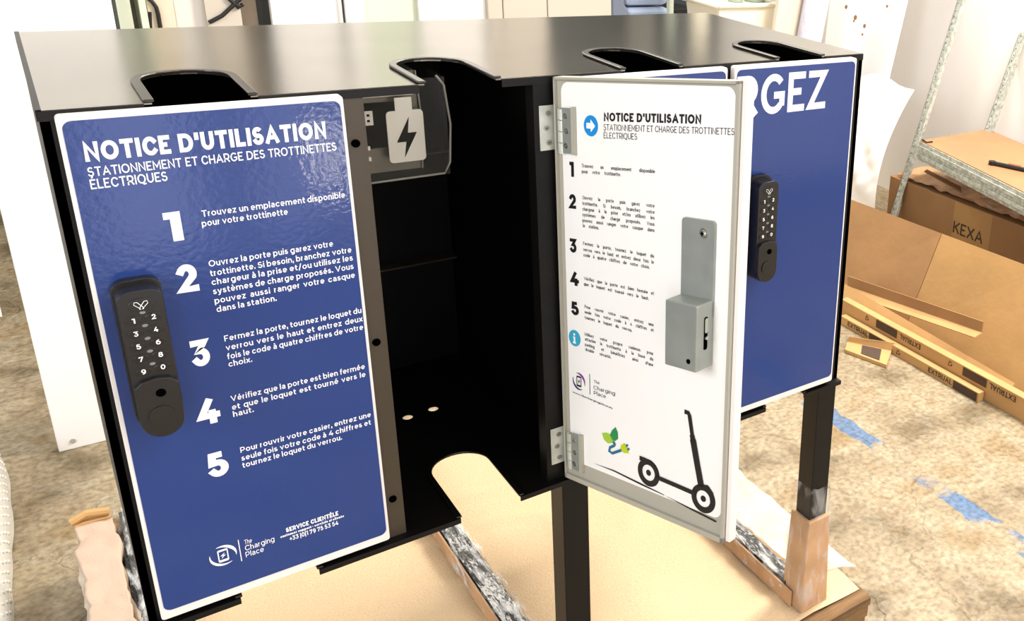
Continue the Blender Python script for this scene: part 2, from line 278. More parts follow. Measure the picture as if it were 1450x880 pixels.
# glyph: width, top, bottom (capital height 1) and strokes in the unit box between the stroke centres
GL = {
 'A': (.80, 1, 0, [[(0, 0), (.5, 1), (1, 0)], [(.17, .31), (.83, .31)]]),
 'B': (.66, 1, 0, [[(0, 0), (0, 1), (.58, 1)]+AR(.58, .765, .36, .235, 90, -90)+[(0, .53)], [(.5, .53)]+AR(.65, .265, .35, .265, 90, -90)+[(0, 0)]]),
 'C': (.74, 1, 0, [AR(.55, .5, .55, .5, 40, 320, 20)]),
 'D': (.76, 1, 0, [[(0, 0), (0, 1)], [(0, 1), (.42, 1)]+AR(.42, .5, .58, .5, 90, -90, 14)+[(0, 0)]]),
 'E': (.58, 1, 0, [[(1, 1), (0, 1), (0, 0), (1, 0)], [(0, .51), (.9, .51)]]),
 'F': (.56, 1, 0, [[(1, 1), (0, 1), (0, 0)], [(0, .47), (.9, .47)]]),
 'G': (.78, 1, 0, [AR(.53, .5, .53, .5, 42, 318, 20), [(1, .12), (1, .5)], [(.55, .46), (1, .46)]]),
 'H': (.70, 1, 0, [[(0, 0), (0, 1)], [(1, 0), (1, 1)], [(0, .5), (1, .5)]]),
 'I': (.0, 1, 0, [[(0, 0), (0, 1)]]),
 'K': (.68, 1, 0, [[(0, 0), (0, 1)], [(1, 1), (0, .38)], [(.35, .58), (1, 0)]]),
 'L': (.54, 1, 0, [[(0, 1), (0, 0), (1, 0)]]),
 'M': (.84, 1, 0, [[(0, 0), (0, 1), (.5, .25), (1, 1), (1, 0)]]),
 'N': (.72, 1, 0, [[(0, 0), (0, 1), (1, 0), (1, 1)]]),
 'O': (.86, 1, 0, [OV]),
 'P': (.64, 1, 0, [[(0, 0), (0, 1), (.55, 1)]+AR(.55, .68, .45, .32, 90, -90)+[(0, .36)]]),
 'Q': (.86, 1, 0, [OV, [(.55, .08), (.75, -.14), (1, -.1)]]),
 'R': (.66, 1, 0, [[(0, 0), (0, 1), (.55, 1)]+AR(.55, .68, .45, .32, 90, -90)+[(0, .36)], [(.55, .36), (1, 0)]]),
 'S': (.62, 1, 0, [AR(.5, .745, .46, .255, 30, 180)+AR(.5, .745, .46, .245, 195, 260, 5)[0:]+AR(.5, .265, .5, .265, 80, -5, 8)+AR(.5, .27, .5, .27, -15, -155, 10)]),
 'T': (.66, 1, 0, [[(0, 1), (1, 1)], [(.5, 1), (.5, 0)]]),
 'U': (.70, 1, 0, [[(0, 1)]+[(0, .4)]+AR(.5, .4, .5, .4, 180, 360, 12)+[(1, 1)]]),
 'V': (.78, 1, 0, [[(0, 1), (.5, 0), (1, 1)]]),
 'X': (.74, 1, 0, [[(0, 0), (1, 1)], [(0, 1), (1, 0)]]),
 'Z': (.64, 1, 0, [[(0, 1), (1, 1), (0, 0), (1, 0)]]),
 'a': (.52, XH, 0, [[(.08, .86)]+AR(.5, .66, .46, .34, 120, 0, 7)+[(.96, 0)], [(.96, .58), (.45, .58)]+AR(.45, .29, .4, .29, 90, 270, 8)+[(.96, .15)]]),
 'b': (.60, 1.05, 0, [[(0, 0), (0, 1)], AR(.5, .33, .5, .33, 0, 360, 18)]),
 'c': (.54, XH, 0, [AR(.55, .5, .55, .5, 45, 315, 16)]),
 'd': (.60, 1.05, 0, [[(1, 0), (1, 1)], AR(.5, .33, .5, .33, 0, 360, 18)]),
 'e': (.58, XH, 0, [[(0, .48), (1, .48)]+AR(.5, .5, .5, .5, 0, 315, 16)]),
 'f': (.34, 1.05, 0, [AR(.95, .72, .55, .28, 80, 180, 6)+[(.4, 0)], [(0, .64), (1, .64)]]),
 'g': (.60, XH, -.27, [AR(.5, .635, .5, .365, 0, 360, 18), [(1, 1), (1, .25)]+AR(.5, .24, .5, .24, 0, -140, 9)]),
 'h': (.52, 1.05, 0, [[(0, 0), (0, 1)], [(0, .38)]+AR(.5, .38, .5, .28, 180, 0, 9)+[(1, 0)]]),
 'i': (.0, XH, 0, [[(0, 0), (0, 1)]]),
 'k': (.52, 1.05, 0, [[(0, 0), (0, 1)], [(1, .68), (0, .22)], [(.35, .38), (1, 0)]]),
 'l': (.0, 1.05, 0, [[(0, 0), (0, 1)]]),
 'm': (.92, XH, 0, [[(0, 0), (0, 1)], [(0, .55)]+AR(.25, .6, .25, .4, 180, 0, 8)+[(.5, 0)], [(.5, .55)]+AR(.75, .6, .25, .4, 180, 0, 8)+[(1, 0)]]),
 'n': (.52, XH, 0, [[(0, 0), (0, 1)], [(0, .55)]+AR(.5, .58, .5, .42, 180, 0, 9)+[(1, 0)]]),
 'o': (.60, XH, 0, [OV]),
 'p': (.60, XH, -.27, [[(0, 0), (0, 1)], AR(.5, .635, .5, .365, 0, 360, 18)]),
 'q': (.60, XH, -.27, [[(1, 0), (1, 1)], AR(.5, .635, .5, .365, 0, 360, 18)]),
 'r': (.32, XH, 0, [[(0, 0), (0, 1)], [(0, .5)]+AR(.95, .5, .95, .5, 180, 92, 6)]),
 's': (.46, XH, 0, [AR(.5, .75, .46, .25, 30, 180, 7)+AR(.5, .75, .46, .24, 195, 260, 4)+AR(.5, .265, .5, .265, 80, -5, 6)+AR(.5, .27, .5, .27, -15, -155, 8)]),
 't': (.36, .93, 0, [[(.32, 1), (.32, .22)]+AR(.85, .22, .53, .22, 180, 280, 6), [(0, .73), (.95, .73)]]),
 'u': (.52, XH, 0, [[(0, 1), (0, .42)]+AR(.5, .42, .5, .42, 180, 360, 9)+[(1, .42)], [(1, 1), (1, 0)]]),
 'v': (.56, XH, 0, [[(0, 1), (.5, 0), (1, 1)]]),
 'w': (.86, XH, 0, [[(0, 1), (.25, 0), (.5, 1), (.75, 0), (1, 1)]]),
 'x': (.52, XH, 0, [[(0, 0), (1, 1)], [(0, 1), (1, 0)]]),
 'y': (.56, XH, -.27, [[(0, 1), (.52, .27)], [(1, 1), (.4, .05), (.1, 0)]]),
 'z': (.46, XH, 0, [[(0, 1), (1, 1), (0, 0), (1, 0)]]),
 '0': (.66, 1, 0, [OV]),
 '1': (.36, 1, 0, [[(0, 1), (1, 1), (1, 0)]]),
 '2': (.60, 1, 0, [AR(.5, .7, .48, .3, 155, -30, 12)+[(0, 0), (1, 0)]]),
 '3': (.60, 1, 0, [[(.05, 1), (.95, 1), (.45, .6)]+AR(.5, .3, .5, .3, 85, -150, 12)]),
 '4': (.68, 1, 0, [[(.6, 1), (0, .27), (1, .27)], [(.74, .55), (.74, 0)]]),
 '5': (.60, 1, 0, [[(.92, 1), (.15, 1), (.08, .58), (.5, .6)]+AR(.5, .3, .5, .3, 85, -150, 12)]),
 '6': (.62, 1, 0, [AR(.5, .32, .5, .32, 0, 360, 18), AR(.72, .5, .72, .5, 80, 190, 8)]),
 '7': (.62, 1, 0, [[(0, .8), (0, 1), (1, 1), (.35, 0)]]),
 '8': (.62, 1, 0, [AR(.5, .77, .42, .23, 0, 360, 16), AR(.5, .27, .5, .27, 0, 360, 18)]),
 '9': (.62, 1, 0, [AR(.5, .68, .5, .32, 0, 360, 18), AR(.28, .5, .72, .5, -100, 10, 8)]),
 '.': (.0, .24, 0, [[(0, 0), (0, 1)]]), ',': (.05, .24, -.16, [[(0, 0), (1, 1)]]), "'": (.0, 1.0, .6, [[(0, 0), (0, 1)]]),
 '/': (.42, 1.05, -.12, [[(0, 0), (1, 1)]]), '-': (.3, .55, .30, [[(0, .5), (1, .5)]]), '+': (.5, .8, .15, [[(0, .5), (1, .5)], [(.5, 0), (.5, 1)]]),
 '(': (.18, 1.08, -.2, [[(1, 1), (.2, .75), (0, .5), (.2, .25), (1, 0)]]), ')': (.18, 1.08, -.2, [[(0, 1), (.8, .75), (1, .5), (.8, .25), (0, 0)]]),
}
def ribbon(P, hw):
    """quads of a flat ribbon along P with mitred joints"""
    n = len(P); closed = (Vector(P[0])-Vector(P[-1])).length < 1e-6; out = []
    P = [Vector(p) for p in P]
    for i in range(n):
        a = P[i-1] if i else (P[-2] if closed else None); b = P[i+1] if i < n-1 else (P[1] if closed else None)
        d0_ = (P[i]-a).normalized() if a is not None else None; d1_ = (b-P[i]).normalized() if b is not None else None
        if d0_ is None: d0_ = d1_
        if d1_ is None: d1_ = d0_
        n0 = Vector((-d0_.y, d0_.x)); n1 = Vector((-d1_.y, d1_.x)); m = n0+n1
        m = m.normalized() if m.length > 1e-4 else n0
        k = min(1/max(m.dot(n0), .3), 1.9)
        out.append((P[i]+m*hw*k, P[i]-m*hw*k))
    return out
def word_mesh(word, wt):
    vs, fs, x = [], [], 0
    for ch in word:
        acc = {'é': 'e', 'è': 'e', 'à': 'a', 'É': 'E', 'È': 'E'}.get(ch, ch)
        W, T_, B_, st_ = GL[acc]; hw = wt/2
        if W > .1: W = W*(1+.35*(wt-.12)) 
        x0 = x+hw; x1 = x+max(W-hw, hw) if W > 0 else x+hw; y0, y1 = B_+hw, T_-hw
        strokes = []
        for s_ in st_:
            q_ = [Vector((x0+(x1-x0)*p[0], y0+(y1-y0)*p[1])) for p in s_]
            if (q_[0]-q_[-1]).length > 1e-4 or len(q_) < 4:
                for e, f in ((0, 1), (-1, -2)):
                    dv = (q_[e]-q_[f]).normalized(); px_, py_ = s_[e]
                    hit = (dv.x > .3 and px_ > .93) or (dv.x < -.3 and px_ < .07) or (dv.y > .3 and py_ > .99) or (dv.y < -.3 and py_ < .01)
                    if hit: q_[e] = q_[e]+dv*hw*(1 if max(abs(dv.x), abs(dv.y)) > .97 else .9)
            strokes.append([tuple(p) for p in q_])
        if acc in 'il' and acc == 'i': strokes.append([(x0, T_+.14), (x0, T_+.14+wt*1.05)])
        if ch != acc:
            c_ = (x0+x1)/2; tp = T_+.12; sgn = 1 if ch in 'éÉ' else -1
            strokes.append([(c_-sgn*.06, tp), (c_+sgn*.1, tp+.17)])
        for si, s_ in enumerate(strokes):
            s_ = [p for i, p in enumerate(s_) if i == 0 or (Vector(p)-Vector(s_[i-1])).length > 1e-4]
            rb = ribbon(s_, hw); b_ = len(vs)
            for l, r_ in rb: vs += [(l.x, l.y, si*.0005), (r_.x, r_.y, si*.0005)]
            for i in range(len(rb)-1): fs.append((b_+2*i, b_+2*i+1, b_+2*i+3, b_+2*i+2))
        x += (W if W > 0 else wt) + .125 - .15*(wt-.12)
    mn = min(v[0] for v in vs); mx = max(v[0] for v in vs)
    return vs, fs, mn, mx
TXT = {}; JOBS = []
def weight(b): return .235 if b >= .03 else .175 if b >= .018 else .145 if b >= .012 else .11
def want(word, bold):
    if (word, bold) not in TXT: TXT[(word, bold)] = word_mesh(word, weight(bold))
def line(job, s, p0, p1, h, bold=.0):
    """p0 baseline start, p1 baseline end in the 2-D frame of the job, h capital height; words spread to fill the line"""
    job['lines'].append((s, p0, p1, h, bold))
    for wd in s.split(' '): want(wd, bold)
def job(frame, m, parent, name='lettering'):
    j = dict(frame=frame, m=m, parent=parent, name=name, lines=[], bm=nb()); JOBS.append(j); return j
def flush_text():
    G = TXT; CAP = 1
    for j in JOBS:
        for s, p0, p1, h, bold in j['lines']:
            ws = s.split(' '); sc = h/CAP; p0 = Vector(p0); p1 = Vector(p1); W = (p1-p0).length; d = (p1-p0)/W; n = Vector((-d.y, d.x))
            if j.get('up'): n = Vector(j['up'])
            nat = sum((G[(x, bold)][3]-G[(x, bold)][2])*sc for x in ws); gaps = len(ws)-1
            if gaps:
                sx = min(1.25 if s.isupper() else 1.04, W/(nat+gaps*(.46 if s.isupper() else .36)*sc)); gap = (W-nat*sx)/gaps
            else: sx = W/nat; gap = 0
            x = 0
            for wd in ws:
                vs, fs, a, b = G[(wd, bold)]
                nv = []
                for v in vs:
                    q = p0 + d*(x+(v[0]-a)*sc*sx) + n*(v[1]*sc); nv.append(j['bm'].verts.new(j['frame'](q.x, q.y, v[2])))
                for f in fs: j['bm'].faces.new([nv[i] for i in f])
                x += (b-a)*sc*sx + gap
        o = obj(j['name'], j['bm'], j['m'], j['parent'])
        if j.get('post'): j['post'](o)

# ================================================================ SETTING
struct(obj('floor', box(nb(), -14, 14, -16, 20, FL-.4, FL), 'floor'))
struct(obj('wall_right', box(nb(), 13.1, 13.5, -16, 20, FL, FL+12), 'wall'))
struct(obj('wall_back', box(nb(), -14, 13.1, 19.6, 20, FL, FL+12), 'wallb'))
# the wall behind the photographer, with glowing panes added for door reflections
YW = -10.5
glow_panes = ((-6.2, -3.6, FL+.5, FL+9, 'pane_glow'), (.35, 1.75, FL+.3, FL+9, 'dim_pane_glow'), (2.25, 2.95, FL+.3, FL+9, 'dim_pane_glow'), (3.12, 3.34, FL+.85, FL+2.2, 'bright_pane_glow'), (5, 9, FL+1.5, FL+9, 'dim_pane_glow'))
M['pane_glow'] = mat('glowing_pane', (225, 235, 255), .2, emis=2.5)
M['dim_pane_glow'] = mat('dim_glowing_pane', (205, 205, 225), .2, emis=1.8)
M['bright_pane_glow'] = mat('bright_glowing_pane', (255, 250, 240), .2, emis=20)  # small strong pane added for the glint on the blue door
struct(obj('wall_front', plate(nb(), [[(-14, FL), (13.1, FL), (13.1, FL+12), (-14, FL+12)]]+[[(a, c), (b, c), (b, d), (a, d)] for a, b, c, d, m in glow_panes], .3, lambda x, z, h: V(x, YW-h, z)), 'wall'))
for i, (a, b, c, d, m) in enumerate(glow_panes):
    wn = struct(obj('window_%d' % (i+1), box(nb(), a, b, YW-.25, YW-.2, c, d), m))
    bm = plate(nb(), [[(a, c), (b, c), (b, d), (a, d)], [(a+.04, c+.04), (b-.04, c+.04), (b-.04, d-.04), (a+.04, d-.04)]], .15, lambda x, z, h: V(x, YW-h, z)); obj('window_frame', bm, 'dkgrey', wn)

# ================================================================ THE CHARGING STATION
D, H = 1.79, 2.345
NW = .1627; ND = .55
st = thing('charging_station', 'black steel scooter charging locker with blue notice doors, second door standing open', 'locker station', V(2, .9, FL+.53))
def U(cx, y0):                  # notch outline from the front edge inwards
    pts = [(cx-NW, y0)]
    for i in range(17):
        t = math.pi - math.pi*i/16; pts.append((cx+NW*math.cos(t), ND-NW+NW*math.sin(t)))
    return pts + [(cx+NW, y0)]
def sheet_outline(y0):
    lp = [(0, y0)]
    for i in range(4): lp += U(i+.5, y0)
    return lp + [(4, y0), (4, D), (0, D)]
top = obj('top_sheet', plate(nb(), [sheet_outline(0)], -.006, lambda x, y, h: V(x, y, h)), 'top', st)
holes = [circ(1.432, 1.10, .03, 14), circ(1.59, 1.113, .03, 14)]
obj('bottom_sheet', plate(nb(), [sheet_outline(-.045)]+holes, .006, lambda x, y, h: V(x, y, -H+.024+h)), 'black', st)
for x0, x1 in ((0, .5-NW), (.5+NW, 1.5-NW), (1.5+NW, 2.5-NW), (2.5+NW, 3.5-NW), (3.5+NW, 4)): obj('bottom_front_lip', box(nb(), x0, x1, -.05, -.042, -H, -H+.03), 'black', st)
def UO(cx, y0, g):
    w2 = NW+g; pts = [(cx-w2, y0)]
    for i in range(17):
        t = math.pi - math.pi*i/16; pts.append((cx+w2*math.cos(t), ND-NW+w2*math.sin(t)))
    return pts + [(cx+w2, y0)]
for i in range(4):
    for z, y0, g, h_ in ((.002, 0, .026, .011), (-H+.03, -.045, .02, .012)):
        lo = UO(i+.5, y0, -.008); hi = UO(i+.5, y0, g)
        bm = plate(nb(), [lo+hi[::-1]], h_, lambda x, y, h: V(x, y, z+h))
        obj('edge_trim', bm, 'trim_top' if z > -1 else 'trim', st, bevel=.0009)
bm = nb(); 
for x0, x1 in ((0, .5-NW-.026), (.5+NW+.026, 1.5-NW-.026), (1.5+NW+.026, 2.5-NW-.026), (2.5+NW+.026, 3.5-NW-.026), (3.5+NW+.026, 4)): obj('top_front_lip', box(nb(), x0, x1, -.006, 0, -.04, -.002), 'black', st)
obj('top_side_lip', box(nb(), -.006, .012, 0, D, -.04, .003), 'black', st)
bm.free()
obj('side_panel', box(nb(), 0, .03, .0, D, -H+.03, -.03), 'black', st)
obj('side_panel', box(nb(), 3.97, 4, .0, D, -H+.03, -.03), 'black', st)
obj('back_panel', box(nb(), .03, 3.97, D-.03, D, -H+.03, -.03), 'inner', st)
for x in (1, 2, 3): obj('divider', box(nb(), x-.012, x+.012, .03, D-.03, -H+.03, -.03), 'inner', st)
# front flanges between the doors
for x0, x1 in ((0, .075), (.955, 1.078), (1.84, 2.01), (2.92, 3.03), (3.9, 4)):
    bm = nb(); box(bm, x0, x1, .0, .025, -H+.03, -.03)
    if x0 in (.955, 1.84): box(bm, x1-.02 if x0 < 1 else x0, x1 if x0 < 1 else x0+.02, .025, .09, -H+.03, -.03)
    fr = obj('front_flange', bm, 'flange' if x0 == .955 else 'black', st)
    if x0 == .955:
        for z in (-.24, -1.21, -2.09):
            bm = nb(); cyl(bm, V(1.03, 0, z), (0, -1, 0), .0045, .002, 14); cyl(bm, V(1.03, -.008, z), (0, -1, 0), .0032, .0015, 6)
            obj('bolt', bm, 'hole', fr)
# a narrow ledge on the back wall of the open locker
obj('inner_ledge', box(nb(), 1.012, 1.988, D-.12, D-.03, -1.563, -1.555), 'flange', st)
obj('inner_ledge', box(nb(), 1.012, 1.988, D-.12, D-.03, -.825, -.817), 'flange', st)
# legs
for x0 in (0, 1.925, 3.84):
    lg = obj('leg', box(nb(), x0, x0+.16, 0, .16, -4.26, -H), 'black', st, bevel=.001)

# film-wrapped foot beams
def wrapped(x0, x1, y0, y1, z0, z1, amp, seed, nx=6, ny=60, nz=5, fq=1):
    """crumpled skin round a beam"""
    bm = nb(); sect = []
    w_, h_ = x1-x0, z1-z0
    per = [(x0+w_*i/nx, z1) for i in range(nx)]+[(x1, z1-h_*i/nz) for i in range(nz)]+[(x1-w_*i/nx, z0) for i in range(nx)]+[(x0, z0+h_*i/nz) for i in range(nz)]
    rings = []
    for j in range(ny+1):
        y = y0+(y1-y0)*j/ny; r = []
        for x, z in per:
            k = noise.noise(Vector((x*9+seed, y*7+z*6, z*9))*fq)*amp + noise.noise(Vector((x*25, y*22+x*14, z*25+seed))*fq)*amp*.6*fq
            k = abs(k)+.004
            dx = (x-(x0+x1)/2)/(w_/2); dz = (z-(z0+z1)/2)/(h_/2)
            zz = z+k*dz
            r.append(bm.verts.new(V(x+k*dx, y, zz if dz > -.9 else z0)))
        rings.append(r)
    n = len(per)
    for a, b in zip(rings, rings[1:]):
        for k in range(n): bm.faces.new((a[k], a[(k+1) % n], b[(k+1) % n], b[k]))
    bm.faces.new(rings[0]); bm.faces.new(rings[-1]); return bm
for i, (x0, x1) in enumerate(((-.02, .15), (1.9, 2.06), (3.77, 3.92))):
    b = obj('foot_beam', box(nb(), x0+.01, x1-.01, .16, 3.9, -4.27, -4.115), 'blackwrap', st)
    if i: obj('kraft_side_wrap', box(nb(), x0-.012, x0, .06, 3.86, -4.272, -4.13), 'kraft', b)
    obj('film_wrap', wrapped(x0, x1, .17, 3.92, -4.272, -4.1, .03, i*5.3), 'wrap', b)
# kraft and film sleeve round the right front leg
bm = nb()
hexa(bm, [V(3.78, -.05, -4.275), V(4.04, -.05, -4.275), V(4.04, .2, -4.275), V(3.78, .2, -4.275), V(3.815, -.03, -3.47), V(4.02, -.03, -3.47), V(4.02, .19, -3.47), V(3.815, .19, -3.47)])
slv = obj('kraft_leg_sleeve', bm, 'kraft', st, bevel=.003)
def sleeve(x0, x1, y0, y1, z0, z1, fl, seed, amp, nz=22, ns=10):
    bm = nb(); rings = []
    for j in range(nz+1):
        z = z0+(z1-z0)*j/nz; g = fl*(1-j/nz); r = []
        cs = [(x0-g, y0-g), (x1+g, y0-g), (x1+g, y1+g), (x0-g, y1+g)]
        for q in range(4):
            a, b = cs[q], cs[(q+1) % 4]
            for k in range(ns):
                x = a[0]+(b[0]-a[0])*k/ns; y = a[1]+(b[1]-a[1])*k/ns
                e = abs(noise.noise(Vector((x*14+seed, y*14, z*5)))*amp)+.004
                dx = x-(x0+x1)/2; dy = y-(y0+y1)/2; l = math.hypot(dx, dy)
                r.append(bm.verts.new(V(x+dx/l*e, y+dy/l*e, z+noise.noise(Vector((x*9, y*9, seed)))*.04*(j in (nz,)))))
        rings.append(r)
    n = len(rings[0])
    for a, b in zip(rings, rings[1:]):
        for k in range(n): bm.faces.new((a[k], a[(k+1) % n], b[(k+1) % n], b[k]))
    return bm
obj('film_wrap', sleeve(3.83, 4.01, -.01, .17, -4.27, -3.2, .05, 3, .03), 'wraps', st, smooth=True)

# ---- charger box hanging in the open locker
cb = obj('charger_box', box(nb(), 1.02, 1.47, .56, .9, -.56, -.05), 'signback', st)
bm = nb(); box(bm, 1.02, 1.56, .40, .405, -.56, -.06); box(bm, 1.02, 1.56, .405, .9, -.563, -.557); box(bm, 1.555, 1.56, .405, .9, -.56, -.06)
obj('clear_cover', bm, 'acrylic', cb)
bm = nb(); tube(bm, [V(1.02, .4, -.56), V(1.53, .4, -.555), V(1.56, .4, -.50), V(1.575, .4, -.3), V(1.555, .4, -.1), V(1.52, .4, -.05)], .0014, 6)
tube(bm, [V(1.47, .55, -.56), V(1.485, .55, -.3), V(1.47, .55, -.05)], .001, 6); obj('cover_rim', bm, 'rimgrey', cb)
bm = nb(); box(bm, 1.02, 1.45, .545, .556, -.17, -.06); obj('socket_strip', bm, 'sign', cb)
bm = nb(); box(bm, 1.18, 1.38, .552, .558, -.43, -.2); obj('dark_window', bm, 'hole', cb)
fr = lambda x, z, h: V(x, .50-h, z)
bm = nb(); plate(bm, [rrect(1.30, 1.475, -.50, -.235, .02, 4)], .006, fr); plate(bm, [[(1.345, -.235), (1.425, -.235), (1.425, -.17), (1.345, -.17)]], .006, fr)
bs = obj('battery_pictogram', bm, 'sign', cb)
bm = nb(); plate(bm, [[(1.405, -.27), (1.34, -.395), (1.385, -.395), (1.372, -.475), (1.438, -.35), (1.395, -.35)]], .002, lambda x, z, h: V(x, .493-h, z)); 
obj('lightning_bolt_pictogram', bm, 'hole', cb)
bm = nb(); plate(bm, [rrect(1.14, 1.19, -.31, -.21, .006, 2)], .006, fr)
plate(bm, [[(1.19, -.295), (1.24, -.295), (1.24, -.225), (1.19, -.225)], [(1.212, -.28), (1.226, -.28), (1.226, -.267), (1.212, -.267)], [(1.212, -.252), (1.226, -.252), (1.226, -.239), (1.212, -.239)]], .006, fr)
obj('plug_pictogram', bm, 'sign', cb)
bm = nb(); plate(bm, [[(1.13, -.50), (1.175, -.50), (1.175, -.475), (1.215, -.475), (1.215, -.455), (1.175, -.455), (1.175, -.42), (1.215, -.42), (1.215, -.40), (1.175, -.40), (1.175, -.37), (1.13, -.37)]], .006, fr)
obj('plug_pictogram', bm, 'sign', cb)

# ---- closed doors
DT, DB = -.014, -2.285
def closed_door(i):
    y1, y0 = -.006, -.05
    x0, x1 = ((.043, .987), None, (2.0, 2.943), (2.992, 3.908))[i]
    d = obj('door', plate(nb(), [rrect(x0, x1, DB, DT, .014, 3)], .044, lambda x, z, h: V(x, y1-h, z)), 'white', st, bevel=.0012)
    obj('blue_notice_sheet', plate(nb(), [rrect(x0+.015, x1-.013, DB+.043, DT-.02, .03, 6)], .003, lambda x, z, h: V(x, y0-h, z)), 'blue', d)
    return d
fr0 = lambda x, z, h: V(x, -.0545-h, z)
d0 = closed_door(0)
def P0(u, v): p = on(1, -.0545, u, v); return (p.x, p.z)
def L0(j, s, a, b, h, bold=0):
    p, q = P0(*a), P0(*b); zm = (p[1]+q[1])/2; line(j, s, (p[0], zm), (q[0], zm), h, bold)
jt = job(fr0, 'ink', d0, 'title_lettering')
L0(jt, "NOTICE D'UTILISATION", (121, 228), (463, 197), .074, .032)
L0(jt, 'STATIONNEMENT ET CHARGE DES TROTTINETTES', (125, 249), (477, 214.5), .036, .012)
L0(jt, 'ÉLECTRIQUES', (129, 268), (238, 256.5), .038, .012)
for s, a, b in (('1', (237, 343.5), (261, 340)), ('2', (250, 418), (283, 411)), ('3', (273, 521), (302, 516)), ('4', (279, 604), (314, 598)), ('5', (296, 678), (326, 672))):
    L0(job(fr0, 'ink', d0, 'step_number_lettering'), s, a, b, .122, .06)
PARA = ('Trouvez', 'Ouvrez', 'Fermez', 'Vérifiez', 'Pour rouvrir', 'Utilisez', 'The', 'www')
for s, a, b in (
    ('Trouvez un emplacement disponible', (286, 306), (489, 281)), ('pour votre trottinette', (286, 320), (408, 305)),
    ('Ouvrez la porte puis garez votre', (296, 377), (472, 350)), ('trottinette. Si besoin, branchez votre', (298, 390.5), (498, 358.5)),
    ('chargeur à la prise et/ou utilisez les', (300, 403), (500, 370)), ('systèmes de charge proposés. Vous', (302, 416), (501, 382)),
    ('pouvez aussi ranger votre casque', (304, 428.5), (503, 395)), ('dans la station.', (307, 441.5), (392, 427)),
    ('Fermez la porte, tournez le loquet du', (318, 483), (512, 444)), ('verrou vers le haut et entrez deux', (320, 495.5), (514, 456.5)),
    ('fois le code à quatre chiffres de votre', (322, 507.5), (514.5, 468.5)), ('choix.', (324, 519.5), (357.5, 513)),
    ('Vérifiez que la porte est bien fermée', (327, 567.5), (517, 524)), ('et que le loquet est tourné vers le', (328.6, 579), (518, 535.5)), ('haut.', (330.5, 590.5), (359.5, 584)),
    ('Pour rouvrir votre casier, entrez une', (340.5, 640), (525.5, 592)), ('seule fois votre code à 4 chiffres et', (342, 651.5), (525.5, 603)), ('tournez le loquet du verrou.', (343.6, 662), (484.5, 624))):
    if s.startswith(PARA): jp = job(fr0, 'ink', d0, 'instruction_lettering')
    L0(jp, s, a, b, .027, .012)
jc = job(fr0, 'ink', d0, 'customer_service_lettering')
L0(jc, 'SERVICE CLIENTÈLE', (405, 753), (479.5, 731.5), .024, .03)
L0(jc, 'customer support - servicio al cliente', (397, 761), (487.5, 734), .013, .03)
L0(jc, '+33 (0)1 79 75 53 54', (410.5, 766), (479.5, 744), .024, .02)
jl = job(fr0, 'ink', d0, 'logo_lettering')
L0(jl, 'The', (346.5, 771.5), (357, 768.5), .024, .0); L0(jl, 'Charging', (347.5, 780), (389, 767.5), .028, .0); L0(jl, 'Place', (348.5, 789.5), (374, 781.5), .028, .0)
def logo(cx, cz, r, frame, parent, mats, barx, barz):
    def crescent(a0, a1, R, w_):
        o_ = []; n = 20
        for i in range(n+1):
            t = math.radians(a0+(a1-a0)*i/n); o_.append((cx+R*math.cos(t), cz+R*math.sin(t)))
        for i in range(n, -1, -1):
            t = math.radians(a0+(a1-a0)*i/n); k = R-w_*math.sin(math.pi*i/n)-.0008; o_.append((cx+k*math.cos(t), cz+k*math.sin(t)))
        return o_
    obj('logo_crescent', plate(nb(), [crescent(160, 305, r, r*.2)], .001, frame), mats[0], parent)
    obj('logo_crescent', plate(nb(), [crescent(-20, 115, r, r*.24)], .001, frame), mats[1], parent)
    a, b = r*.38, r*.62
    bm = plate(nb(), [rrect(cx-a, cx+a, cz-b, cz+b, r*.12, 3), [(cx-a*.78, cz-b*.66), (cx+a*.78, cz-b*.66), (cx+a*.78, cz+b*.72), (cx-a*.78, cz+b*.72)]], .001, frame)
    k = r*.2; plate(bm, [[(cx+k*.7, cz+k*1.3), (cx-k, cz-k*.1), (cx-k*.05, cz-k*.1), (cx-k*.7, cz-k*1.4), (cx+k, cz+k*.15), (cx+k*.1, cz+k*.15)]], .001, frame)
    obj('logo_phone', bm, mats[2], parent)
    obj('logo_bar', plate(nb(), [[(barx-.0016, barz[0]), (barx+.0016, barz[0]), (barx+.0016, barz[1]), (barx-.0016, barz[1])]], .001, frame), mats[2], parent)
c = P0(316, 787); b0 = P0(342, 795); b1 = P0(337.5, 765)
logo(c[0], c[1], .052, fr0, d0, ('ink', 'ink', 'ink'), (b0[0]+b1[0])/2, (b0[1], b1[1]))
closed_door(2)
d3 = closed_door(3)
jr = job(fr0, 'ink', d3, 'title_lettering')
p, q = on(1, -.0545, 1044, 165), on(1, -.0545, 1166, 153)
line(jr, 'RGEZ', (3.008, -.309), (3.68, -.309), .238, .02)

